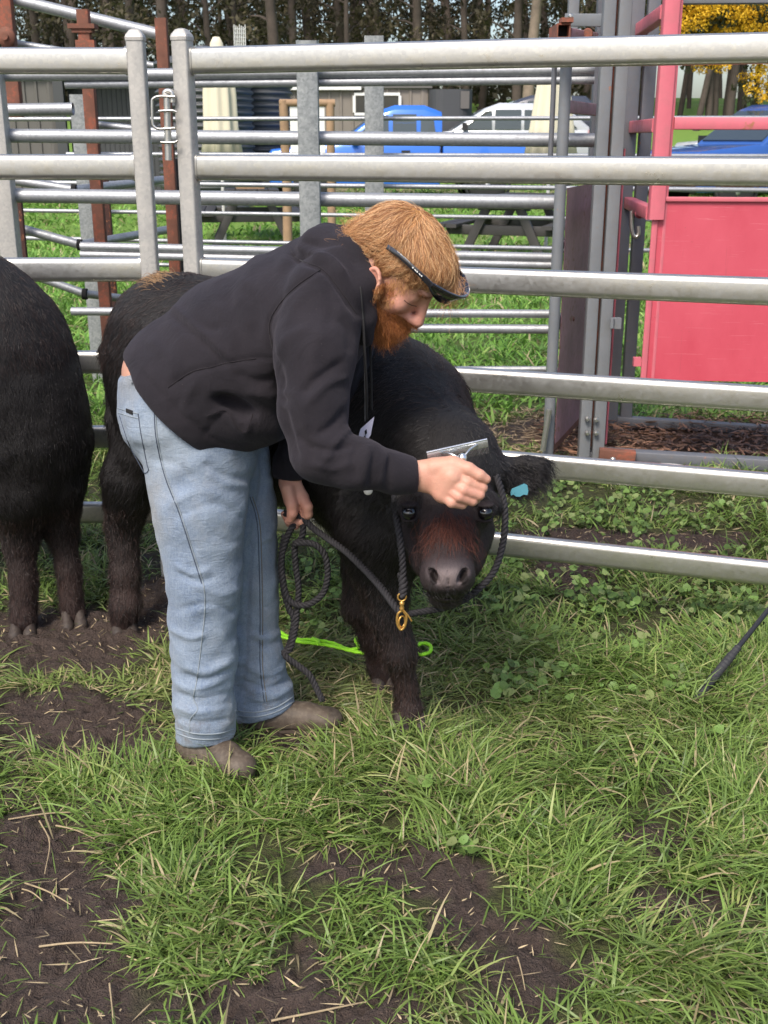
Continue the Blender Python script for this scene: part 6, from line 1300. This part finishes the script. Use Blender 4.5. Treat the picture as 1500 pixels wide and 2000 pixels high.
def hug(n, seed, Lm, mat, name, rad, dens, lay, wild, K=8):
    p, nn, rg = scatter(cV, cQ, n, dens, seed); step = (Lm(p) * rg.uniform(.6, 1.2, n) / (K - 1))[:, None]; out = np.zeros((n, K, 3)); out[:, 0] = p - nn * .001; cur = p.copy(); cn = nn.copy()
    jit = rg.normal(0, .22, (n, 3)); lay_ = lay * rg.random(n) ** 1.5; wl = (rg.random(n) < wild) * rg.uniform(.003, .014, n); ph = rg.random(n) * 6.28; prev = None
    cl = np.stack([vnoise(p[:, 0] * 60, p[:, 1] * 60, p[:, 2] * 60 + 9 * q) for q in range(3)], 1) * .5
    for k in range(1, K):
        f_ = flow(cur) + jit + cl; f_ -= cn * (f_ * cn).sum(1, keepdims=True); f_ /= np.linalg.norm(f_, axis=1, keepdims=True) + 1e-9
        if prev is not None: f_ = f_ * .55 + prev * .45; f_ /= np.linalg.norm(f_, axis=1, keepdims=True) + 1e-9
        prev = f_; nx_ = cur + f_ * step; t_ = k / (K - 1)
        for i in range(n):
            q = hbv.find_nearest(Vector(nx_[i]))
            if q[0] is not None: cur[i] = q[0]; cn[i] = q[1]
        x, y, z = local(cur); stop = ((x > .025) & (z < .022) & (np.abs(y) > .03)) | ((x > .085) & (z < .05)) | ((x > -.015) & (z < -.002))
        o_ = cur + cn * (.0015 + lay_ * math.sin(t_ * 2.6) + wl * t_ * t_ + .0012 * np.sin(ph + t_ * 9) * t_)[:, None]
        out[:, k] = np.where(stop[:, None], out[:, k - 1] + (o_ - out[:, k - 1]) * .25, o_)
    return hair_obj(name, out, np.linspace(rad, rad * .3, K)[None], M[mat], hairo)
def hlen(p):
    x, y, z = local(p); return .048 + .045 * np.clip(z / .1, 0, 1) + .012 * np.clip(-x / .1, 0, 1)
def ndens(p): x, y, z = local(p); return np.where((x > .06) & (z < .055), 0, 1.0)
M['hair_light'] = furmat('pale_blond_hair', (.55, .32, .15), (.86, .58, .32), .40, .5)
hug(13000, 31, hlen, 'hair', 'hair_strands', .00036, ndens, .006, .04); hug(5200, 32, lambda p: hlen(p) * 1.05, 'hair2', 'hair_strands', .00040, ndens, .007, .05); hug(3200, 37, hlen, 'hair_light', 'hair_strands', .00034, ndens, .009, .15)
# loose fringe hanging past the glasses and curls at the nape
fur(hairo, cV, cQ, 420, lambda p: np.tile(hf * .6 - up0 * 1.0, (len(p), 1)), lambda p: np.full(len(p), .050), name='fringe', mat='hair', seed=33, rad=.0004, lift=.30, droop=.35, curl=.35, dens=lambda p: ((local(p)[0] > .075) & (local(p)[2] > .045) & (local(p)[1] > .005)) * 1.0, k=7)
fur(hairo, cV, cQ, 700, lambda p: np.tile(-hf * .5 - hu * .9, (len(p), 1)), lambda p: np.full(len(p), .024), name='nape_curls', mat='hair', seed=34, rad=.0005, lift=.6, droop=.2, curl=.9, dens=lambda p: (local(p)[0] < -.085) & (local(p)[2] < .03), k=8)
def bd(p): x, y, z = local(p); return ((z < -.048) & (x > -.030) & (z > -.17) & ~((np.abs(y) < .02) & (z > -.078) & (z < -.066) & (x > .09))) * 1.0 + ((x > .080) & (z < -.040) & (z > -.070) & (np.abs(y) < .045)) * 5 + ((x > .022) & (x < .050) & (z < .00) & (z > -.06) & (np.abs(y) > .040)) * 1.1
def bcomb(p): x, y, z = local(p); return np.tile(-hu * .55 + hf * .85 - up0 * .1, (len(p), 1)) + (fbm(p[:, 0] * 40, p[:, 1] * 40, p[:, 2] * 40, 2)[:, None] * hl) * .9
def blen(p): x, y, z = local(p); return np.where(z < -.07, .021, .020) * np.where((x > .085) & (z > -.066), .8, 1) * np.where(z > -.05, .5, 1)
bh = fur(mb, headV, headQ, 22000, bcomb, blen, name='beard', mat='beard', seed=35, rad=.00032, lift=.75, droop=.15, curl=.5, dens=bd, k=6)
fur(mb, headV, headQ, 1500, lambda p: np.tile(-hu * .8 + hf * .55, (len(p), 1)), lambda p: np.full(len(p), .016), name='sideburn', mat='hair', seed=38, rad=.0004, lift=.3, dens=lambda p: ((local(p)[0] > .022) & (local(p)[0] < .058) & (local(p)[2] < .035) & (local(p)[2] > -.035) & (np.abs(local(p)[1]) > .042)) * 1.0, k=5)
seam(bvh(headV, headQ), [(789, 586), (796, 592), (804, 596), (813, 598)], .0008, 'lash_and_crease', 'rust_dark', mb, .0003)  # closed lash line, its dark tone also drawing the shaded lid crease
def eb_(p): x, y, z = local(p); return ((z > .022) & (z < .036) & (x > .07) & (np.abs(y) > .010) & (np.abs(y) < .050)) * 1.0
fur(mb, headV, headQ, 420, lambda p: np.tile(-hf * .0 + hu * .3, (len(p), 1)) + np.sign(local(p)[1])[:, None] * hl, lambda p: np.full(len(p), .011), name='eyebrows', mat='hair2', seed=36, rad=.0004, lift=.3, dens=eb_)
print('man', time.time() - _T0)

# ------------------------------------------------------------------ comb, ropes, halter, stick
M['steel'] = paint('bright_steel', (.72, .72, .73), .9, .22, metal=.9); M['rope'] = paint('charcoal_rope', (.020, .018, .022), .6, .8, sc=40); M['lime'] = paint('lime_cord', (.42, .95, .03), .9, .5, sc=20)
cmb = thing('curry_comb', 'metal scotch comb gripped in the man\'s right hand above the calf\'s forehead', 'comb', P(900, 890, 2.37))
A_, B2 = P(833, 884, 2.375), P(951, 858, 2.405); dn = nrm(P(838, 905, 2.375) - P(833, 884, 2.375)); fw = nrm(np.cross(B2 - A_, dn))
m = MB(); m.beam(A_ + dn * .008, B2 + dn * .008, .0016, .019, .0006, up=tuple(-dn)); m.tube([A_, B2], .0026, 8); m.build('back_plate', M['steel'], cmb)
m = MB(); 
for i in range(46):
    p_ = A_ + (B2 - A_) * ((i + .5) / 46) + dn * .016; m.prism([(.0007, 0), (0, .0007), (-.0007, 0), (0, -.0007)], p_, p_ + dn * .016 + fw * .001, up=tuple(fw), scale_b=.4)
o = m.build('teeth', M['steel'], cmb); o['kind'] = 'stuff'
mid = P(903, 897, 2.350)
for e_ in (.22, .82):
    p_ = A_ + (B2 - A_) * e_ + dn * .006 - fw * .0; m = MB(); m.tube(catmull([mid, mid * .5 + p_ * .5 + (-dn) * .006 + np.array([0, -.008, 0]), p_ + np.array([0, -.004, 0])], 6), .0024, 8); m.build('bow_wire', M['steel'], cmb)
m = MB(); m.tube(catmull([P(903, 894, 2.349), P(903, 905, 2.347), P(915, 938, 2.342), P(925, 962, 2.345), P(930, 980, 2.352)], 5), .0095, 12); m.build('handle', M['timber'], cmb)
m = MB(); m.lathe([(.004, -.008), (.009, -.004), (.010, .010)], P(903, 893, 2.349), (0, .0, -1), 14); m.build('ferrule', M['steel'], cmb)
def rope(path, r, name, mat, parent=None, pitch=.034, smoothn=10, strands_=3):
    pts = resample(catmull(path, smoothn), .0042); T = np.gradient(pts, axis=0); T /= np.linalg.norm(T, axis=1, keepdims=True) + 1e-9; N = nrm(np.cross(T[0], [0, .1, 1.])); m = MB(); fr = []
    for i in range(len(pts)): N = nrm(N - T[i] * (N @ T[i])); fr.append((N, np.cross(T[i], N)))
    s = np.concatenate([[0], np.cumsum(np.linalg.norm(np.diff(pts, axis=0), axis=1))])
    for q in range(strands_):
        ph = 2 * math.pi * q / strands_; c_ = [pts[i] + (fr[i][0] * math.cos(ph + 2 * math.pi * s[i] / pitch) + fr[i][1] * math.sin(ph + 2 * math.pi * s[i] / pitch)) * r * .54 for i in range(len(pts))]; m.tube(c_, r * .50, 6)
    return m.build(name, M[mat] if isinstance(mat, str) else mat, parent)
RR = .0092
hal = thing('rope_halter', 'black twisted rope halter around the calf\'s face with a gilt snap hook', 'halter', P(786, 1150, 2.42))
rope([P(770, 930, 2.58), P(772, 985, 2.50), P(776, 1020, 2.468), P(782, 1060, 2.448), P(787, 1110, 2.435), P(786, 1160, 2.425)], RR * .95, 'cheek_rope', 'rope', hal)
rope([P(970, 930, 2.55), P(984, 980, 2.50), P(986, 1030, 2.48), P(978, 1080, 2.47), P(962, 1120, 2.455), P(935, 1150, 2.44), P(905, 1172, 2.45), P(870, 1186, 2.46), P(830, 1194, 2.46), P(796, 1200, 2.44)], RR * .95, 'nose_rope', 'rope', hal)
rope([P(784, 1120, 2.437), P(788, 1140, 2.43), P(786, 1166, 2.424)], RR * 1.25, 'spliced_eye', 'rope', hal)
def ringpath(c, rx, rz_, n=16, ax=(1, 0, 0), az=(0, 0, 1)): ax, az = nrm(ax), nrm(az); return np.array([c + ax * rx * math.cos(2 * math.pi * i / n) + az * rz_ * math.sin(2 * math.pi * i / n) for i in range(n + 1)])
sn_ = bpy.data.objects.new('snap_hook', None); C.objects.link(sn_); sn_.parent = hal
m = MB(); m.tube(ringpath(P(785, 1166, 2.42), .0095, .010), .0021, 8); m.build('swivel_ring', M['brass'], sn_)
m = MB(); m.lathe([(.003, 0), (.006, .003), (.006, .009), (.0035, .012), (.006, .016), (.005, .022), (.003, .026)], P(785, 1174, 2.42), (0, 0, -1), 12); m.build('swivel', M['brass'], sn_)
m = MB(); m.tube(catmull([P(785, 1192, 2.42), P(777, 1200, 2.42), P(776, 1218, 2.42), P(783, 1230, 2.42), P(791, 1222, 2.42), P(794, 1204, 2.42), P(788, 1194, 2.42)], 5), .0030, 8); m.build('hook', M['brass'], sn_)
m = MB(); m.tube([P(788, 1192, 2.418), P(797, 1202, 2.418), P(804, 1213, 2.42)], .0022, 8); m.tube(ringpath(P(785, 1214, 2.425), .0095, .014, 16, (.8, .6, 0)), .0022, 8); m.build('gate', M['brass'], sn_)
rope([P(555, 1002, 2.775), P(575, 1006, 2.765), P(592, 1012, 2.76), P(612, 1032, 2.745), P(640, 1052, 2.715), P(675, 1077, 2.66), P(710, 1110, 2.59), P(742, 1145, 2.50), P(768, 1180, 2.44), P(783, 1200, 2.425)], RR, 'lead_rope', 'rope')
lead = bpy.data.objects['lead_rope']; tagp(lead, 'thick black twisted lead rope running from the man\'s left hand to the halter snap', 'rope')
rope([P(584, 1000, 2.77), P(592, 1030, 2.76), P(588, 1052, 2.755), P(576, 1066, 2.75), P(577, 1100, 2.75), P(583, 1150, 2.75), P(580, 1190, 2.745), P(576, 1230, 2.735), P(566, 1268, 2.72), P(556, 1272, 2.72), P(560, 1284, 2.71), P(582, 1300, 2.71), P(604, 1318, 2.70), P(618, 1344, 2.69), P(630, 1368, 2.66)], RR, 'rope_tail', 'rope')
rt = bpy.data.objects['rope_tail']; tagp(rt, 'loose end of black rope hanging straight from the hand to the grass', 'rope')
rope([P(574, 1062, 2.74), P(592, 1060, 2.735), P(615, 1064, 2.735), P(634, 1084, 2.735), P(640, 1120, 2.735), P(632, 1156, 2.735), P(608, 1178, 2.735), P(582, 1182, 2.735), P(562, 1168, 2.74), P(552, 1130, 2.745), P(550, 1090, 2.75), P(560, 1050, 2.755), P(575, 1022, 2.765)], RR, 'rope_loop', 'rope')
rl = bpy.data.objects['rope_loop']; tagp(rl, 'round coil of black rope hanging below the man\'s left hand', 'rope')
def gp(px, py, z): return G(px, py, z)
lime = thing('lime_cord', 'bright lime green knotted cord lying on the grass behind the calf\'s front leg', 'cord', G(700, 1265, .03)); Z_ = .085
rope([gp(520, 1212, Z_), gp(550, 1236, Z_), gp(580, 1252, Z_), gp(612, 1256, Z_), gp(650, 1262, Z_), gp(690, 1272, Z_), gp(715, 1276, Z_), gp(760, 1278, Z_), gp(800, 1276, Z_)], .0065, 'strand', 'lime', lime, .015)
rope([gp(535, 1240, Z_), gp(570, 1248, Z_), gp(615, 1250, Z_), gp(650, 1256, Z_), gp(680, 1268, Z_), gp(700, 1264, Z_ + .01), gp(694, 1250, Z_), gp(702, 1244, Z_), gp(714, 1250, Z_ + .01), gp(716, 1264, Z_)], .006, 'strand', 'lime', lime, .015)
rope([gp(795, 1280, Z_), gp(808, 1266, Z_), gp(826, 1256, Z_), gp(841, 1262, Z_), gp(838, 1274, Z_), gp(820, 1278, Z_), gp(804, 1270, Z_ + .01), gp(798, 1262, Z_ + .01)], .0065, 'strand', 'lime', lime, .015)
rope([gp(610, 1248, Z_ + .01), gp(620, 1252, Z_ + .012), gp(622, 1258, Z_ + .01)], .008, 'knot', 'lime', lime, .015)
# show stick leaning on the gate at the right
rope([P(556, 1046, 2.76), P(549, 1090, 2.755), P(552, 1140, 2.75), P(563, 1185, 2.745), P(574, 1210, 2.74), P(568, 1250, 2.735), P(560, 1270, 2.73)], RR, 'rope_strand', 'rope'); tagp(bpy.data.objects['rope_strand'], 'strand of black rope hanging closest to the man\'s far trouser leg', 'rope')
stk = thing('show_stick', 'black cane with a taped grip standing in the grass at the right edge', 'cane', G(1340, 1388))
a0 = G(1340, 1390, .0); a1 = P(1500, 1192, 3.12); dd = a1 - a0; M['cane'] = paint('black_cane', (.018, .018, .022), .8, .32); M['tape'] = paint('grip_tape', (.03, .03, .034), .7, .7, sc=30)
m = MB(); m.tube([a0 + dd * t for t in np.linspace(.3, 2.1, 8)], np.linspace(.0085, .006, 8), 12); m.build('shaft', M['cane'], stk)
gp_ = []; 
for i in range(121): t_ = i / 120 * .62; gp_.append((t_, (.0125 if t_ < .55 else .0105) + .0010 * (1 if (i % 6) < 3 else 0)))
m = MB(); m.tube([a0 + dd * t for t, r_ in gp_], [r_ for t, r_ in gp_], 14); m.build('grip', M['tape'], stk)
# ------------------------------------------------------------------ straws and little things one can pick out on the ground
STR = [((385, 60), (560, 230), 'fat'),]
def stalk(a, b, w, lab, mid=None, col=(.50, .40, .25)):
    pts = [G(*a), G(*(mid or ((a[0] + b[0]) / 2, (a[1] + b[1]) / 2 - 2))), G(*b)]; pp = catmull(pts, 5); zz_ = gheight(pp[:, 0], pp[:, 1]); z = np.linspace(zz_[:4].mean(), zz_[-4:].mean(), len(pp)) + .012 + .004 * np.sin(np.linspace(0, 3, len(pp))); pp[:, 2] = z
    m = MB(); m.tube(pp, w * .72 * np.linspace(1.1, .7, len(pp)), 6); tagp(m.build('straw_stalk', M['stalk'], base=pp[0]), lab, 'straw', 'long straw stalks on the mud')
M['stalk'] = paint('straw_stalk', (.38, .29, .175), .6, .7, sc=30)
for a, b_, w, lab, mid in (((192, 1465), (285, 1518), .0028, 'long straw stalk lying slanted on the mud left of the near boot', None), ((18, 1615), (205, 1600), .0028, 'long curved straw stalk across the grass edge at the far left', (110, 1603)),
        ((78, 1612), (88, 1712), .0026, 'bent straw stalk pointing towards the viewer on the left mud', (98, 1655)), ((110, 1620), (186, 1642), .0028, 'short fat straw stalk on the left mud below the curved one', None), ((78, 1860), (222, 1864), .0032, 'straight straw stalk on the dark mud at lower left', None),
        ((50, 1735), (140, 1785), .0028, 'straw stalk among the broken ones on the left mud', None), ((215, 1932), (222, 2000), .0026, 'upright-looking straw stalk at the bottom left edge', None), ((530, 2000), (715, 1962), .0032, 'brown straw stalk at the bottom edge of the picture', (620, 1985)),
        ((815, 1478), (940, 1482), .0024, 'thin straw stalk on the grass below the calf\'s hoof', None), ((1165, 1470), (1215, 1473), .0026, 'short pale straw stalk right of centre', None), ((1250, 1812), (1330, 1770), .0028, 'straw stalk beside the mud patch at lower right', None),
        ((45, 1750), (85, 1778), .0024, 'broken straw stalk close to the left edge', None), ((1010, 1885), (1025, 1950), .0022, 'thin straw stalk in the mud at lower centre', None), ((640, 1630), (700, 1655), .0026, 'straw stalk in the grass at the middle of the foreground', None)):
    stalk(a, b_, w, lab, mid)
# white fungus-like pebble by the boot, a few pale stones
M['pale_stone'] = paint('pale_stone', (.55, .52, .44), .8, .7, sc=20)
for px, py, s, lab in ((406, 1516, .014, 'small white mushroom cap in the grass beside the near boot'), (262, 1206, .018, 'pale flat stone between the calf and the man\'s legs'), (1264, 1258, .011, 'tiny white clover head beside the taped grip of the cane'), (1205, 1395, .014, 'pale bark fragment in the grass at right')):
    c_ = G(px, py); f_ = Field(np.array([c_[0], c_[1], 0]) - .04, np.array([c_[0], c_[1], 0]) + [.04, .04, .06], .003); z0 = float(gheight(np.array([c_[0]]), np.array([c_[1]]))[0]) + s * .9
    f_.ell((c_[0], c_[1], z0), (s * 1.1, s, s * .7), k=.01).ell((c_[0] + s * .3, c_[1] - s * .2, z0 + s * .2), (s * .6, s * .5, s * .5), k=.006); V, Q = f_.mesh(1); V = V + vnormals(V, Q) * (.0015 * fbm(V[:, 0] * 90, V[:, 1] * 90, V[:, 2] * 90, 2))[:, None]
    tagp(mesh_np('pebble', V, Q, M['pale_stone'], base=(c_[0], c_[1], 0), smooth=True), lab, 'pebble')
print('done', time.time() - _T0)
